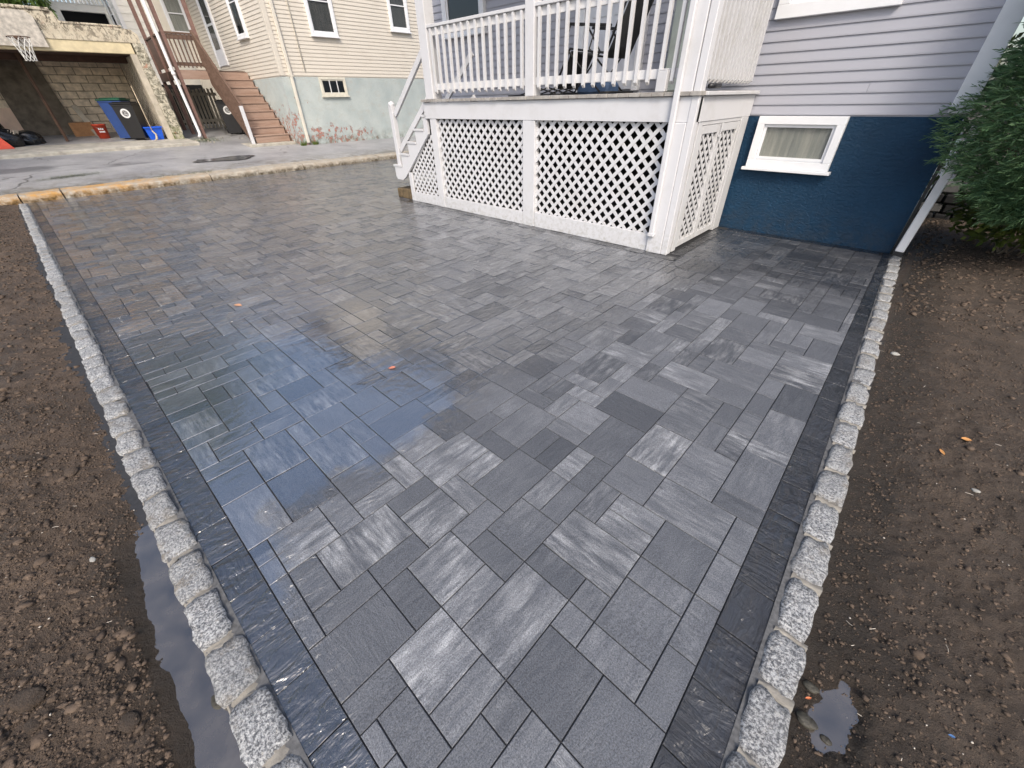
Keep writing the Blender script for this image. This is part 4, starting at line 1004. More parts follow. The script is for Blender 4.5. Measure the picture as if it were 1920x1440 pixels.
# dark side yard: low dry stone wall and hedge
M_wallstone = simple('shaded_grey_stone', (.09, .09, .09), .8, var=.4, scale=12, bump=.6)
sw = thing('stone_wall', 'low dark dry stone wall in the shade past the navy house corner', 'wall', (1.5, 8.9, 0))
for r_ in range(4):
    x = .12+random.uniform(0, .1)
    while x < 4:
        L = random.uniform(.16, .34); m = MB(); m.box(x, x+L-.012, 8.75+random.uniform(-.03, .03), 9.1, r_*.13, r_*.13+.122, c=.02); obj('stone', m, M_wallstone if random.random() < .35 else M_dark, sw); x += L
hg = thing('hedge', 'dark dense hedge behind the shrubs at the far right', 'hedge', (2, 9.8, 0))
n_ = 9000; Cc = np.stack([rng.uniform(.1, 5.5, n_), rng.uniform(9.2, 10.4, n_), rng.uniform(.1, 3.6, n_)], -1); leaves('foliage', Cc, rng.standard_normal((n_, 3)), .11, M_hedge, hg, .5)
m = MB()
for k in range(8): m.tube([(.4+k*.65, 9.8, 0), (.45+k*.65, 9.85, 3.2)], [.04, .015], 6)
obj('stems', m, M_bark, hg, smooth=True)

# ------------------------------------------------------------------ cream neighbour house
CX, CY = -17.2, 6.92
chs = thing('cream_house', 'tall cream clapboard house with peeling grey green foundation across the driveway', 'house', (-21, 11, .4))
m = MB(); m.box(-27, CX, CY, 19, -.2, 2.40); obj('foundation', m, M_peel, chs)
m = MB(); m.box(-26.99, CX-.006, CY+.006, 19, 2.40, 9.4); obj('wall', m, M_cream, chs)
siding(chs, (CX-.006, CY+.0), math.pi/2, 12, 2.43, 9.4, .105, M_cream, 5.2)
siding(chs, (-25.8, CY+.006), 0, 25.8+CX-.0, 2.43, 9.4, .105, M_cream, 5.2)
m = MB(); m.box(CX-.10, CX+.028, CY-.022, CY+.12, 2.42, 9.4, c=.005); obj('corner_board', m, M_cream, chs)
m = MB(); m.prism([(CY-.5, 9.4), (19.5, 9.4), (13, 12.4)], 'x', -27.5, CX+.5); obj('roof', m, M_roof, chs)
RZ = Matrix.Rotation(math.pi/2, 4, 'Z')
def cw(y, z, w, h, **k): return window(chs, Matrix.Translation((CX+.012, y, z)) @ RZ, w, h, proud=.07, **k)
cw(8.33, 3.53, .96, 1.75, glassm=M_glass, curt=M_blind); cw(11.55, 3.85, .86, 1.45, glassm=M_glass, curt=M_blind)
cw(8.4, 6.9, .96, 1.6); cw(11.5, 6.9, .86, 1.6)
# cellar window with three panes
bwn = window(chs, Matrix.Translation((CX-.0, 8.20, 1.85)) @ RZ, 1.0, .55, trim=.07, split=False, framem=simple('old_cream_paint', (.62, .59, .50), .6), proud=.05, glassm=M_glassdark)
m = MB()
for q in (1, 2): m.box(CX+.03, CX+.045, 8.27+.86*q/3-.014, 8.27+.86*q/3+.014, 1.93, 2.32)
obj('mullion', m, M_dec, bwn)
window(chs, Matrix.Translation((-19.86, CY-.012, 3.55)), .92, 1.8, glassm=M_glassdark, proud=.07)
window(chs, Matrix.Translation((-19.86, CY-.012, 6.9)), .92, 1.6, proud=.07)
m = MB(); m.box(-22.9, -22.0, CY-.04, CY, 2.95, 5.2); dd = obj('door', m, M_clapdoor, chs)
m = MB(); m.box(-22.75, -22.15, CY-.046, CY-.04, 3.45, 4.15); m.box(-22.75, -22.15, CY-.046, CY-.04, 4.22, 5.05); obj('pane', m, M_glassdark, dd)
m = MB(); m.box(-23.02, -22.905, CY-.06, CY, 2.93, 5.32, c=.005); m.box(-21.995, -21.88, CY-.06, CY, 2.93, 5.32, c=.005); obj('door_frame', m, M_vinyl_trim, dd)
cdp = thing('downspout', 'cream coloured downspout down the corner of the cream house', 'downspout', (CX+.05, 7.2, .4), 'white downspouts')
m = MB(); m.box(CX+.022, CX+.085, 7.18, 7.28, 2.45, 9.3, c=.01); m.beam((CX+.055, 7.23, 2.46), (CX+.055, 7.20, .47), .095, .065, up=(1, 0, 0), c=.01); obj('pipe', m, M_creamspout, cdp)
m = MB(); m.box(CX+.015, CX+.095, 7.16, 7.30, 2.40, 2.44); obj('bracket', m, M_creamspout, cdp)
m = MB(); m.tube([(CX+.035, 7.77, 9), (CX+.035, 7.77, 2.55)], .018, 6); t = obj('cable_conduit', m, M_creamspout, None, smooth=True); tag(t, 'thin vertical cable conduit on the cream siding left of the window', 'conduit')
# small weeds at its foot
m = MB()
for (x, y) in ((CX+.05, 7.45), (CX+.06, 7.0)):
    for k in range(60):
        a = random.uniform(0, 6.28); L = random.uniform(.06, .2); r_ = .09*random.random(); p = Vector((x+r_*math.cos(a)*.5, y+r_*math.sin(a), dz(x))); m.add([p+Vector((0, -.01, 0)), p+Vector((0, .01, 0)), p+Vector((math.cos(a)*.05, math.sin(a)*.08, L))], [(0, 1, 2)])
me = m.mesh('weeds'); ca = me.attributes.new('lf', 'FLOAT', 'FACE'); ca.data.foreach_set('value', rng.random(len(me.polygons)).astype(np.float32)); kind(obj('weeds', me, M_grass), 'stuff')

# ------------------------------------------------------------------ brown stairs, deck
bs = thing('wooden_stairs', 'worn red brown wooden stairs climbing beside the grey foundation of the cream house', 'stairs', (-19, 6.2, .5))
SB, SZ = -17.92, .52
m = MB(); m.box(-18.9, SB+.33, 5.35, 6.9, .2, .515, c=.01); obj('concrete_pad', m, M_conc, bs)
for k in range(9):
    xr = SB-k*.268; zt = SZ+(k+1)*.238
    m = MB(); m.box(xr-.02, xr+.0, 5.68, 6.86, zt-.236, zt-.037); obj('riser', m, M_step, bs)
    if k < 8: m = MB(); m.box(xr-.29, xr+.028, 5.66, 6.88, zt-.036, zt, c=.004); obj('tread', m, M_step, bs)
for yy in (5.60, 6.885):
    m = MB(); m.prism([(SB+.01, SZ), (SB+.01, SZ+.1), (SB-9*.268, SZ+9*.238), (SB-9*.268, SZ+8*.238-.16), (SB-.25, SZ)], 'y', yy, yy+.04); obj('stringer', m, M_brown, bs)
m = MB(); m.beam((SB+.02, 5.58, SZ+1.08), (SB-2.45, 5.58, SZ+3.22), .07, .09, c=.005); obj('handrail', m, M_brown, bs)
m = MB(); m.beam((SB+.0, 5.58, SZ+.25), (SB-2.4, 5.58, SZ+2.35), .05, .08, c=.004); obj('bottom_rail', m, M_brown, bs)
b = MB(); b.box(-.02, .02, -.02, .02, .2, 1.08); me = b.mesh('baluster'); me.materials.append(M_brown)
for k in range(17): xx = SB-.10-k*.14; obj('baluster', me, None, bs, Matrix.Translation((xx, 5.555, SZ-(xx-SB)*.873)))
m = MB(); m.box(SB+.0, SB+.10, 5.50, 5.60, .50, 1.62, c=.006); obj('newel_post', m, M_white, bs, label='white painted newel post')

dk = thing('brown_deck', 'raised brown wooden deck with railings between the garage and the cream house', 'deck', (-21.5, 5.8, .7))
DX, DYa, DYb, DT = -20.35, 4.72, 6.88, 2.68
for k in range(19): m = MB(); m.box(DX-(k+1)*.14+.004, DX-k*.14, DYa, DYb, DT-.035, DT); obj('deck_board', m, M_brown, dk)
m = MB(); m.box(DX+.001, DX+.04, DYa-.02, 5.68, DT-.26, DT-.01, c=.004); obj('fascia', m, M_step, dk)
m = MB(); m.box(DX-2.6, DX, DYa-.06, DYa-.02, DT-.26, DT-.01); obj('fascia', m, M_brown, dk)
m = MB(); m.beam((DX+.0, DYa, DT+.98), (DX, 5.66, DT+.98), .09, .05, c=.004); obj('top_rail', m, M_brown, dk)
m = MB(); m.beam((DX, DYa, DT+.88), (DX, 5.66, DT+.88), .035, .13); m.beam((DX, DYa, DT+.16), (DX, 5.66, DT+.16), .035, .10); obj('cross_rail', m, M_brown, dk)
b = MB(); b.box(-.018, .018, -.018, .018, .06, .95); me = b.mesh('baluster'); me.materials.append(M_brown)
for k in range(7): obj('baluster', me, None, dk, Matrix.Translation((DX+.035, DYa+.12+k*.125, DT)))
for k in range(24):
    m = MB(); xx = DX-.12-k*.105; m.box(xx-.05, xx+.048, DYa-.015, DYa+.01, DT+.10, DT+.93); obj('panel_board', m, M_brown, dk)
m = MB(); m.beam((DX, DYa, DT+.98), (DX-2.6, DYa, DT+.98), .09, .05, c=.004); obj('top_rail', m, M_brown, dk)
for (px, py, z0) in ((DX, DYa, .64), (DX-1.35, DYa-.02, .7), (DX-2.6, DYa, .75), (DX, 5.68, 2.69)):
    m = MB(); m.box(px-.055, px+.055, py-.055, py+.055, z0, 7.5, c=.005); obj('post', m, M_postred, dk)
m = MB(); m.box(DX-2.7, DX+.1, DYa-.1, DYb, 7.5, 7.7); obj('roof', m, M_brown, dk)
gs = thing('downspout', 'long white downspout with a curved outlet in front of the brown deck post', 'downspout', (-20.2, 4.6, .7), 'white downspouts')
m = MB(); m.tube([(-20.25, 4.52, 7.4), (-20.25, 4.54, 2.55), (-20.25, 4.58, .85), (-20.22, 4.57, .78), (-20.12, 4.50, .73)], .052, 10); obj('pipe', m, M_spout, gs, smooth=True)
m = MB(); m.tube([(-20.25, 4.54, 2.52), (-20.25, 4.54, 2.60)], .064, 10); obj('bracket', m, M_spout, gs, smooth=True)
# picket fence at the back under the deck
pf = thing('picket_fence', 'weathered grey picket fence in the dark space under the brown deck', 'fence', (-23.2, 5.5, .8))
for k in range(14):
    m = MB(); yy = 4.5+k*.135; m.box(-23.2, -23.17, yy, yy+.08, .85, 2.25+random.uniform(-.05, .05)); obj('picket', m, M_grey_slat, pf)
m = MB(); m.box(-23.16, -23.12, 4.45, 6.4, 1.1, 1.2); m.box(-23.16, -23.12, 4.45, 6.4, 2.0, 2.1); obj('cross_rail', m, M_grey_slat, pf)
m = MB(); m.box(-24.6, -24.5, 4.2, 6.9, .5, 2.4); t = obj('back_wall', m, M_dark); tag(t, 'added black sheet for the shade under the brown deck behind the picket fence', 'wall')  # near-black sheet added as the deep shade below the deck

# bins
def wheelie(name, label, x, y, z, s, body, lid, rot, disc=True, group='wheeled bins'):
    t = thing(name, label, 'bin', (x, y, z), group); M = Matrix.Translation((x, y, z)) @ Matrix.Rotation(rot, 4, 'Z') @ Matrix.Diagonal((s, s, s, 1))
    vs = [(-.22, -.24, .03), (.22, -.24, .03), (.22, .22, .03), (-.22, .22, .03), (-.29, -.33, .98), (.29, -.33, .98), (.29, .30, .98), (-.29, .30, .98)]
    m = MB(); m.add(vs, [(0, 3, 2, 1), (4, 5, 6, 7), (0, 1, 5, 4), (1, 2, 6, 5), (2, 3, 7, 6), (3, 0, 4, 7)], M); m.box(-.30, .30, -.345, .315, .94, .985, M, .01); obj('body', m, body, t)
    m = MB(); m.box(-.315, .315, -.37, .34, .988, 1.03, M, .015); m.box(-.25, .25, -.28, .26, 1.03, 1.06, M, .015); obj('lid', m, lid, t)
    for sx_ in (-1, 1):
        w = MB(); cx = sx_*.265; n_ = 18; 
        for r0, r1, x0, x1 in ((.125, .125, -.025, .025),):
            vs = []; 
            for k in range(n_):
                a = 2*math.pi*k/n_
                for xx, rr in ((cx-.025, .10), (cx-.025, .125), (cx+.025, .125), (cx+.025, .10), (cx+.01, .075), (cx+.012, .02)): vs.append((xx, .27+rr*math.cos(a), .125+rr*math.sin(a)))
            q = 6; fs = [(k*q+j, ((k+1) % n_)*q+j, ((k+1) % n_)*q+(j+1), k*q+j+1) for k in range(n_) for j in range(5)]
            w.add(vs, fs, M)
        wo = obj('wheel', w, M_black, t, smooth=True)
        hb = MB(); 
        for k in range(8): a = 2*math.pi*k/8; hb.beam(M@Vector((cx+sx_*.02, .27, .125)), M@Vector((cx+sx_*.02, .27+.1*math.cos(a), .125+.1*math.sin(a))), .006, .008)
        obj('spokes', hb, M_metal, wo)
    m = MB(); m.tube([M@Vector((-.25, .36, .93)), M@Vector((.25, .36, .93))], .016*s, 8); obj('handle', m, body, t, smooth=True)
    if disc:
        m = MB(); n_ = 24; tilt = lambda z: -.24-.09*(z-.03)/.95-.006
        def ring(r0, r1, off):
            vs = []
            for k in range(n_):
                a = 2*math.pi*k/n_
                for r in (r0, r1):
                    zz = .74+r*math.sin(a); vs.append((r*math.cos(a), tilt(zz)-off, zz))
            return vs, [(2*k, 2*((k+1) % n_), 2*((k+1) % n_)+1, 2*k+1) for k in range(n_)]
        v, f = ring(.085, .13, 0); m.add(v, f, M)
        v, f = ring(.062, .07, 0); m.add(v, f, M)
        for (dx, dz_) in ((-.02, .025), (.02, .02), (0, -.02), (-.028, -.012), (.026, -.025)):
            z1 = .74+dz_; m.add([(dx-.017, tilt(z1)-.001, z1-.015), (dx+.017, tilt(z1)-.001, z1-.015), (dx+.01, tilt(z1)-.001, z1+.018)], [(0, 1, 2)], M)
        obj('round_logo', m, M_dec, t, label='white round printed emblem')
    return t
wheelie('wheeled_bin', 'black wheeled bin with a white round emblem standing inside the garage', -20.95, 2.92, .735, 1.02, M_black, M_black, R_(60))
wheelie('wheeled_bin', 'blue wheeled bin with a green lid right behind the black emblem bin', -21.42, 2.72, .745, 1.12, M_bluebin, M_green, R_(60), False)
wheelie('wheeled_bin', 'black wheeled bin half hidden under the wooden stairs, left of two', -21.1, 6.05, .72, 1.05, M_black, M_black, R_(70), True)
wheelie('wheeled_bin', 'black wheeled bin deep under the wooden stairs, right of two', -20.6, 6.4, .70, 1.0, M_black, M_black, R_(80), False)
bk = thing('bucket', 'orange red plastic bucket with white print in the garage', 'bucket', (-21.9, 2.0, .79))
m = MB(); m.lathe([(0, .78), (.15, .78), (.19, 1.17), (.20, 1.17), (.20, 1.20), (.185, 1.20), (.14, .80)], -21.9, 2.02, 20); obj('body', m, M_orange, bk, smooth=True)
m = MB()
for (yy, zz, w, h) in ((1.96, 1.06, .035, .05), (2.01, 1.06, .035, .05), (2.06, 1.06, .035, .05), (1.96, .98, .03, .045), (2.0, .98, .03, .045), (2.04, .98, .03, .045), (2.08, .98, .03, .045)):
    r_ = .178-(1.1-zz)*.1; xx = -21.9+math.sqrt(max(0, r_**2-(yy-2.02)**2))+.016; m.box(xx, xx+.002, yy-w/2, yy+w/2, zz-h/2, zz+h/2)
obj('print', m, M_dec, bk); m = MB(); m.tube([(-21.9+.0, 1.82, 1.18), (-21.72, 1.9, 1.1), (-21.70, 2.1, 1.08), (-21.9, 2.22, 1.18)], .005, 5); obj('handle', m, M_metal, bk)
bx = thing('recycling_box', 'bright blue open recycling box at the foot of the garage pillar', 'box', (-20.75, 3.35, .70))
m = MB(); vs = [(-20.92, 3.12, .70), (-20.62, 3.12, .70), (-20.62, 3.50, .70), (-20.92, 3.50, .70), (-20.98, 3.06, 1.08), (-20.56, 3.06, 1.08), (-20.56, 3.56, 1.08), (-20.98, 3.56, 1.08)]
m.add(vs, [(0, 3, 2, 1), (0, 1, 5, 4), (1, 2, 6, 5), (2, 3, 7, 6), (3, 0, 4, 7)]); obj('body', m, M_bluebox, bx)
m = MB(); m.box(-20.55, -20.53, 3.04, 3.58, 1.05, 1.09); m.box(-21.01, -20.99, 3.04, 3.58, 1.05, 1.09); m.box(-20.99, -20.55, 3.04, 3.055, 1.05, 1.09); m.box(-20.99, -20.55, 3.565, 3.58, 1.05, 1.09); obj('rim', m, M_bluebox, bx)
br = thing('broom', 'long pale handled broom leaning in front of the blue box', 'broom', (-20.5, 3.3, .7)); m = MB(); m.tube([(-20.5, 3.24, .95), (-20.85, 3.30, 2.25)], .014, 6); obj('handle', m, M_pole, br, smooth=True)
m = MB(); m.tube([(-20.5, 3.24, .97), (-20.47, 3.30, .86), (-20.42, 3.26, .74), (-20.40, 3.18, .69)], [.02, .03, .035, .01], 6); obj('head', m, M_pole, br, smooth=True)
sh = thing('shovel', 'short grey handled shovel leaning against the garage side wall behind the blue box', 'shovel', (-21.0, 3.2, .7)); m = MB(); m.tube([(-20.9, 3.12, .80), (-21.1, 3.06, 1.75)], .016, 6); obj('handle', m, M_metal, sh, smooth=True)
m = MB(); m.prism([(3.0, .72), (3.22, .72), (3.24, .98), (3.13, 1.02), (2.99, .98)], 'x', -20.9, -20.893); obj('blade', m, M_metal, sh)

# ------------------------------------------------------------------ garage
ga = thing('stone_garage', 'low open garage with lichen stained stone parapet and pale lintel', 'garage', (-21.5, 0, .7))
GX = -20.4
m = MB(); m.prism([(-7, 3.34), (3.75, 3.34), (4.02, 3.34), (4.02, 3.55), (3.9, 3.66), (3.55, 3.70), (2.25, 3.76), (2.2, 3.96), (-7, 4.02)], 'x', GX-.32, GX); obj('parapet', m, M_parapet, ga)
m = MB(); m.box(GX-.34, GX+.03, -7, 2.16, 3.955, 4.03, c=.015); m.box(GX-.34, GX+.02, 2.24, 3.7, 3.70, 3.755, c=.012); obj('coping', m, M_parapet, ga)
m = MB(); m.box(GX-.25, GX-.02, -7, 3.74, 3.06, 3.338, c=.006); obj('lintel', m, M_lintel, ga)
m = MB(); rr = []
pl = MB(); nseg = 12
for k in range(nseg):
    z0 = .64+k*(3.339-.64)/nseg; z1 = z0+(3.339-.64)/nseg; j = random.uniform(-.02, .02); pl.box(GX-.3, GX+.0+j*.5, 3.78, 4.10+j-.012*k*.3, z0, z1, c=.012)
obj('pillar', pl, M_pillar, ga)
m = MB(); m.box(GX-.2, GX-.03, 3.60, 3.775, .66, 3.058, c=.005); obj('door_jamb', m, M_grey_slat, ga)
for k in range(17):
    m = MB(); xx = GX-.25-k*.16; m.box(xx-.152, xx, 3.66+(.02 if k % 2 else 0), 3.72, .78, 3.05, c=.004); obj('wall_slat', m, M_grey_slat, ga)
m = MB(); m.box(-23.6, GX-.33, -7, 4.0, 3.06, 3.30); m.box(-23.6, GX-.33, 3.725, 4.0, .4, 3.06); obj('ceiling', m, M_darkwood, ga)
m = MB(); m.box(-23.7, -23.45, -7, 4.0, .4, 3.4); obj('back_wall', m, M_mortar, ga)
z = .80; r_ = 0
while z < 3.0:
    y = -3+(r_ % 2)*.24
    while y < 3.65:
        m = MB(); j = random.uniform(0, .03); m.box(-23.449, -23.40+j, y+.008, min(y+.47, 3.655), z+.007, min(z+.22, 3.055), c=.008)
        if y+.47 > -.6: obj('block', m, M_block, ga)
        y += .48
    z += .228; r_ += 1
m = MB(); m.box(-23.36, -23.33, -2.5, .95, .80, 1.72); obj('painted_panel', m, M_pinktan, ga, label='smooth tan painted lower wall panel')
m = MB(); m.add([(-23.3, .15, .80), (-23.3, 1.55, .80), (-23.3, 1.38, 3.05), (-23.3, .15, 3.05), (-23.27, .15, .80), (-23.27, 1.55, .80), (-23.27, 1.38, 3.05), (-23.27, .15, 3.05)], [(0, 3, 2, 1), (4, 5, 6, 7), (0, 1, 5, 4), (1, 2, 6, 5), (2, 3, 7, 6), (3, 0, 4, 7)]); t = obj('dark_board', m, M_plydark); tag(t, 'tall dark grey board leaning on the garage back wall behind the steel pole', 'board')
m = MB(); m.beam((-22.5, 1.95, .79), (-23.2, 1.75, 1.75), .16, .03, up=(1, 0, 0)); t = obj('plank', m, M_grey_slat); tag(t, 'narrow pale plank leaning between the plywood square and the red bucket', 'plank')
m = MB(); m.box(-22.7, -22.67, 1.32, 1.92, .80, 1.26); t = obj('plywood_square', m, M_ply); tag(t, 'orange brown plywood square propped on the garage floor', 'plywood')
m = MB(); m.box(-21.70, -21.62, .96, 1.04, .74, 3.06); m.box(-21.74, -21.58, .99, 1.01, .74, 3.06); obj('steel_post', m, M_rust, ga)
m = MB(); m.box(GX-1.6, GX-1.3, -7, 3.66, 2.90, 3.058); obj('ceiling_beam', m, M_darkwood, ga)
# basketball hoop
hp = thing('basketball_hoop', 'weathered backboard with a rusty rim and white net hanging on the garage front', 'hoop', (GX+.1, 1.1, 3.4))
m = MB(); m.prism([(.12, 3.13), (1.72, 3.13), (1.72, 3.80), (1.60, 3.92), (.24, 3.92), (.12, 3.80)], 'x', GX+.035, GX+.065); obj('backboard', m, simple('weathered_board', (.50, .46, .40), .85, var=.35, scale=9, bump=.4), hp)
m = MB(); rc = (GX+.37, 1.16, 3.30); rn = 24; m.tube([(rc[0]+.235*math.cos(a), rc[1]+.235*math.sin(a), rc[2]) for a in np.linspace(0, 2*math.pi, rn+1)], .011, 6, False); m.box(GX+.065, GX+.14, 1.08, 1.24, 3.25, 3.33); obj('rim', m, M_rust, hp, smooth=True)
m = MB(); lv = [(0, .225), (.12, .20), (.24, .165), (.36, .14), (.48, .125), (.52, .125)]; K = 10
for k in range(K):
    for i in range(len(lv)-1):
        a0 = 2*math.pi*(k+.5*(i % 2))/K; 
        for sg in (1, -1):
            a1 = 2*math.pi*(k+.5*(i % 2)+.5*sg)/K
            m.tube([(rc[0]+lv[i][1]*math.cos(a0), rc[1]+lv[i][1]*math.sin(a0), rc[2]-lv[i][0]), (rc[0]+lv[i+1][1]*math.cos(a1), rc[1]+lv[i+1][1]*math.sin(a1), rc[2]-lv[i+1][0])], .006, 4, False)
obj('net', m, M_net, hp)
# rubbish bags, papers, barrier
def bag(x, y, z, sx_, sy_, sz__, label):
    bm = bmesh.new(); bmesh.ops.create_icosphere(bm, subdivisions=4, radius=1); o1 = random.random()*60
    for v in bm.verts:
        c = v.co; k = 1+.28*float(fbm(np.array(c.x*1.6+o1), np.array(c.y*1.6+c.z*2.3), 1, 4)); v.co = Vector((c.x*sx_*k, c.y*sy_*k, max(-.45, c.z)*sz__*k))
    me = bpy.data.meshes.new('rubbish_bag'); bm.to_mesh(me); bm.free(); me.polygons.foreach_set('use_smooth', [True]*len(me.polygons)); me.materials.append(M_blackbag)
    o = obj('rubbish_bag', me, None, None, Matrix.Translation((x, y, z+.45*sz__))); tag(o, label, 'rubbish bag', 'black rubbish bags in the garage')
bag(-21.6, .05, .74, .32, .42, .26, 'low black rubbish bag nearest the steel pole in the garage')
bag(-21.3, -.45, .72, .34, .45, .34, 'crumpled black rubbish bag under the loose papers')
bag(-21.9, -.75, .75, .4, .45, .75, 'tall black rubbish bag at the left edge of the garage')
m = MB()
for k in range(6):
    M = Matrix.Translation((-21.35+.03*k, -.42+.07*k, 1.02+.012*k)) @ Matrix.Rotation(R_(35+6*k), 4, 'X') @ Matrix.Rotation(R_(-30), 4, 'Y'); m.box(-.10, .10, -.07, .07, 0, .008+.006*(k % 2), M)
t = obj('loose_papers', m, M_paper); tag(t, 'bundle of printed papers and cartons on top of the black bags', 'papers')
cn = thing('barrier_panel', 'orange red plastic barrier panel with a white stripe at the far left edge', 'barrier', (-20.7, -.45, .7))
m = MB(); m.add([(-20.65, -1.0, .70), (-20.65, -.30, .70), (-20.70, -.52, 1.10), (-20.70, -1.0, 1.10), (-20.60, -1.0, .70), (-20.60, -.30, .70), (-20.66, -.52, 1.10), (-20.66, -1.0, 1.10)], [(0, 3, 2, 1), (4, 5, 6, 7), (0, 1, 5, 4), (1, 2, 6, 5), (2, 3, 7, 6), (3, 0, 4, 7)]); obj('panel', m, M_orange, cn)
m = MB(); m.add([(-20.66, -1.0, 1.102), (-20.66, -.53, 1.102), (-20.70, -.62, 1.24), (-20.70, -1.0, 1.24), (-20.62, -1.0, 1.102), (-20.62, -.53, 1.102), (-20.67, -.62, 1.24), (-20.67, -1.0, 1.24)], [(0, 3, 2, 1), (4, 5, 6, 7), (0, 1, 5, 4), (1, 2, 6, 5), (2, 3, 7, 6), (3, 0, 4, 7)]); obj('white_stripe', m, M_dec, cn)

# ------------------------------------------------------------------ white house behind the garage
wh = thing('white_house', 'weathered white clapboard house rising behind the garage and deck', 'house', (-30, 5, 1))
m = MB(); m.box(-36, -27.0, 5.0, 16, .5, 9.5); obj('wall', m, M_white_siding, wh)
siding(wh, (-26.99, 5.0), math.pi/2, 3.5, 3.4, 9.4, .24, M_white_siding, 6.5)
siding(wh, (-31, 4.998), 0, 4.0, 3.4, 9.4, .24, M_white_siding, 6.5)
m = MB(); m.box(-27.05, -26.95, 4.93, 5.07, 3.4, 9.4); obj('corner_board', m, M_vinyl_trim, wh)
m = MB(); m.box(-29.2, -29.0, 3.1, 4.99, 5.02, 5.27); m.box(-29.2, -29.0, 3.1, 3.42, 1, 5.02); m.box(-29.2, -29.0, 4.9, 4.99, 1, 5.02); obj('carport_front', m, M_white_siding, wh)
for k in range(14):
    m = MB(); m.box(-28.995, -28.96, 3.1+k*.135, 3.2+k*.135, 5.272, 6.2); obj('awning_slat', m, M_white_siding, wh)
m = MB(); m.box(-29.6, -29.5, 2.9, 5, 1, 5.3); obj('dark_opening', m, M_dark, wh)
window(wh, Matrix.Translation((-26.98, 6.55, 3.9)) @ RZ, .8, 1.2, glassm=M_glass, curt=M_curt); window(wh, Matrix.Translation((-28.6, 4.985, 4.3)), .8, 1.2)
m = MB(); m.prism([(4.6, 9.5), (16.4, 9.5), (10.5, 12.5)], 'x', -36.4, -26.6); obj('roof', m, M_roof, wh)
# cream extension behind the deck
ce = thing('rear_wing', 'cream clapboard rear wing with a small window seen above the brown deck rail', 'house wing', (-24, 6, 1))
m = MB(); m.box(-26.9, -24.4, 6.35, 6.9, .6, 8.5); obj('wall', m, M_cream, ce)
siding(ce, (-24.39, 6.35), math.pi/2, .56, 2.7, 8.4, .105, M_cream, 5.5)
window(ce, Matrix.Translation((-24.37, 6.0, 4.0)) @ RZ, .75, 1.3, glassm=M_glass, curt=M_curt)

# ------------------------------------------------------------------ trees behind
def tree(name, label, cx, cy, z0, z1, R, nl, size, mat, trunk_z=0.5, clumps=60, rz=None):
    t = thing(name, label, 'tree', (cx, cy, trunk_z)); H = (z0+z1)/2
    cl = []
    while len(cl) < clumps:
        a = random.uniform(0, 6.28); u = random.uniform(-1, 1); q = random.random()**.4; rr = math.sqrt(1-u*u)*q
        cl.append((cx+R*rr*math.cos(a), cy+R*rr*math.sin(a), H+(z1-z0)/2*u*q, R*random.uniform(.16, .32)))
    cl = np.array(cl); idx = rng.integers(0, clumps, nl); dirs = rng.standard_normal((nl, 3)); dirs /= np.linalg.norm(dirs, axis=1, keepdims=True)
    P = cl[idx, :3]+dirs*cl[idx, 3:4]*rng.random((nl, 1))**.4; D = dirs+rng.standard_normal((nl, 3))*.7; D[:, 2] -= .5
    leaves('crown', P, D, size, mat, t, .45)
    m = MB(); m.tube([(cx, cy, trunk_z-.5), (cx+.1, cy, (trunk_z+H)/2), (cx, cy, H+1)], [R*.08, R*.06, R*.02], 10)
    for k in range(10):
        c = cl[random.randrange(clumps)]; m.tube([(cx, cy, z0+random.uniform(0, 1)), tuple((Vector((cx, cy, H))+Vector(c[:3]))/2), tuple(c[:3])], [R*.03, R*.02, R*.006], 6)
    obj('trunk', m, M_bark, t, smooth=True); return t
tree('broadleaf_tree', 'tall yellow green tree whose drooping leaves show above the garage parapet at top left', -26.5, -.9, 3.9, 16, 5.0, 26000, .20, M_treeleaf, .8, 130)
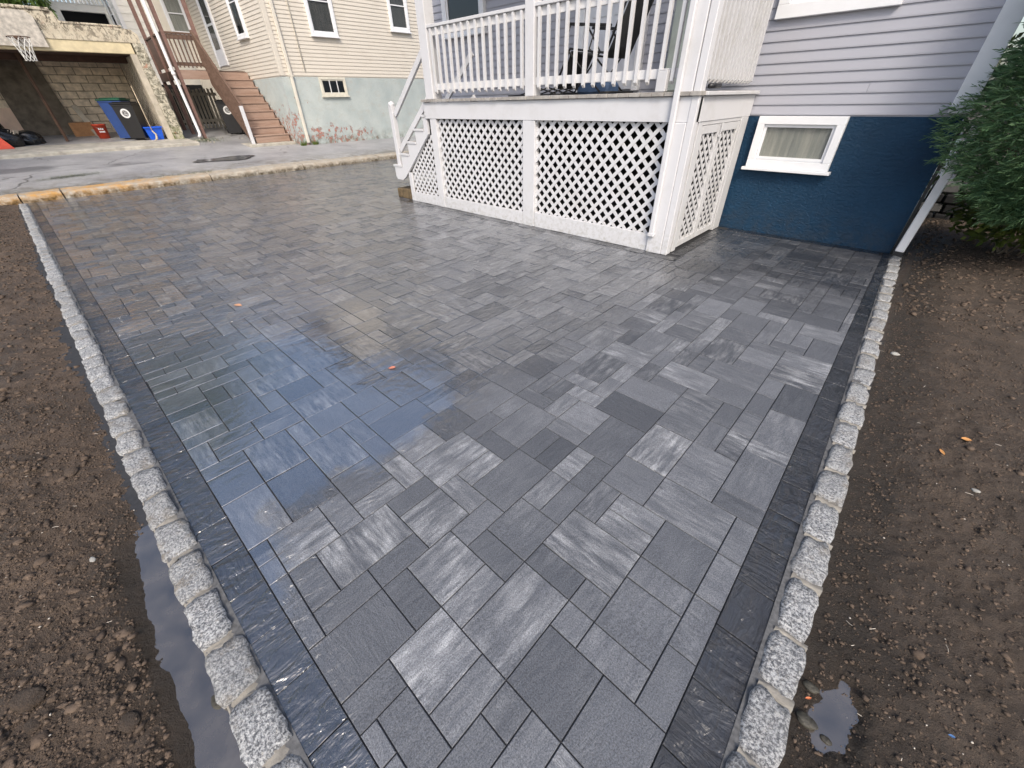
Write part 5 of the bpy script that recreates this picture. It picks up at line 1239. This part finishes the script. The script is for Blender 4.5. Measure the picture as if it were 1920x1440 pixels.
tree('broadleaf_tree', 'large tree left of the garage outside the frame, mirrored in the wet pavers', -16.0, -6.5, 2.5, 11, 3.4, 12000, .2, M_treeleaf, .3, 80)
n_ = 9000; P = np.stack([rng.uniform(-22.4, -21.0, n_), rng.uniform(-1.8, 2.35, n_), 4.0+1.3*rng.random(n_)**1.2], -1)
tl = thing('vine', 'green hanging foliage spilling over the top of the garage parapet', 'vine', (-21.3, .3, 4)); leaves('foliage', P, np.stack([rng.normal(.3, .4, n_), rng.normal(0, .5, n_), rng.normal(-.7, .4, n_)], -1), .16, M_treeleaf, tl, .3)
m = MB(); [m.tube([(-21.6, y, 4.0), (-21.3, y+.2, 4.6), (-21.0, y+.3, 4.3)], .012, 5) for y in (-1, -.2, .6, 1.4)]; obj('stems', m, M_bark, tl)
# grass along the kerb on the driveway
m = MB()
for k in range(2600):
    if random.random() < .75: y = random.gauss(.35, .33); x = -15.62-.10*random.gauss(0, 1)-.12*(y-.3)
    else: y = random.uniform(-1, 3.2); x = -14.45+random.gauss(0, .05)
    a = random.uniform(0, 6.28); L = random.uniform(.02, .07); z = dz(x)+.0; m.add([(x-.006, y, z), (x+.006, y, z), (x+math.cos(a)*L*.6, y+math.sin(a)*L*.6, z+L)], [(0, 1, 2)])
for k in range(900):
    x = -19.9+random.gauss(0, .35); y = 4.5+random.gauss(0, .35); a = random.uniform(0, 6.28); L = random.uniform(.02, .08); z = dz(x); m.add([(x-.008, y, z), (x+.008, y, z), (x+math.cos(a)*L*.6, y+math.sin(a)*L*.6, z+L)], [(0, 1, 2)])
me = m.mesh('grass'); ca = me.attributes.new('lf', 'FLOAT', 'FACE'); ca.data.foreach_set('value', rng.random(len(me.polygons)).astype(np.float32)); kind(obj('grass', me, M_grass), 'stuff')
# litter of leaves at the garage foot
n_ = 160; x = rng.normal(-19.7, .35, n_); y = rng.normal(3.9, .7, n_); P = np.stack([x, y, .15+(-x-14.3)*.083+.02], -1)
o = leaves('leaf_litter', P, np.stack([rng.normal(0, 1, n_), rng.normal(0, 1, n_), rng.normal(0, .15, n_)], -1), .07, M_straw, None, .5); kind(o, 'stuff')
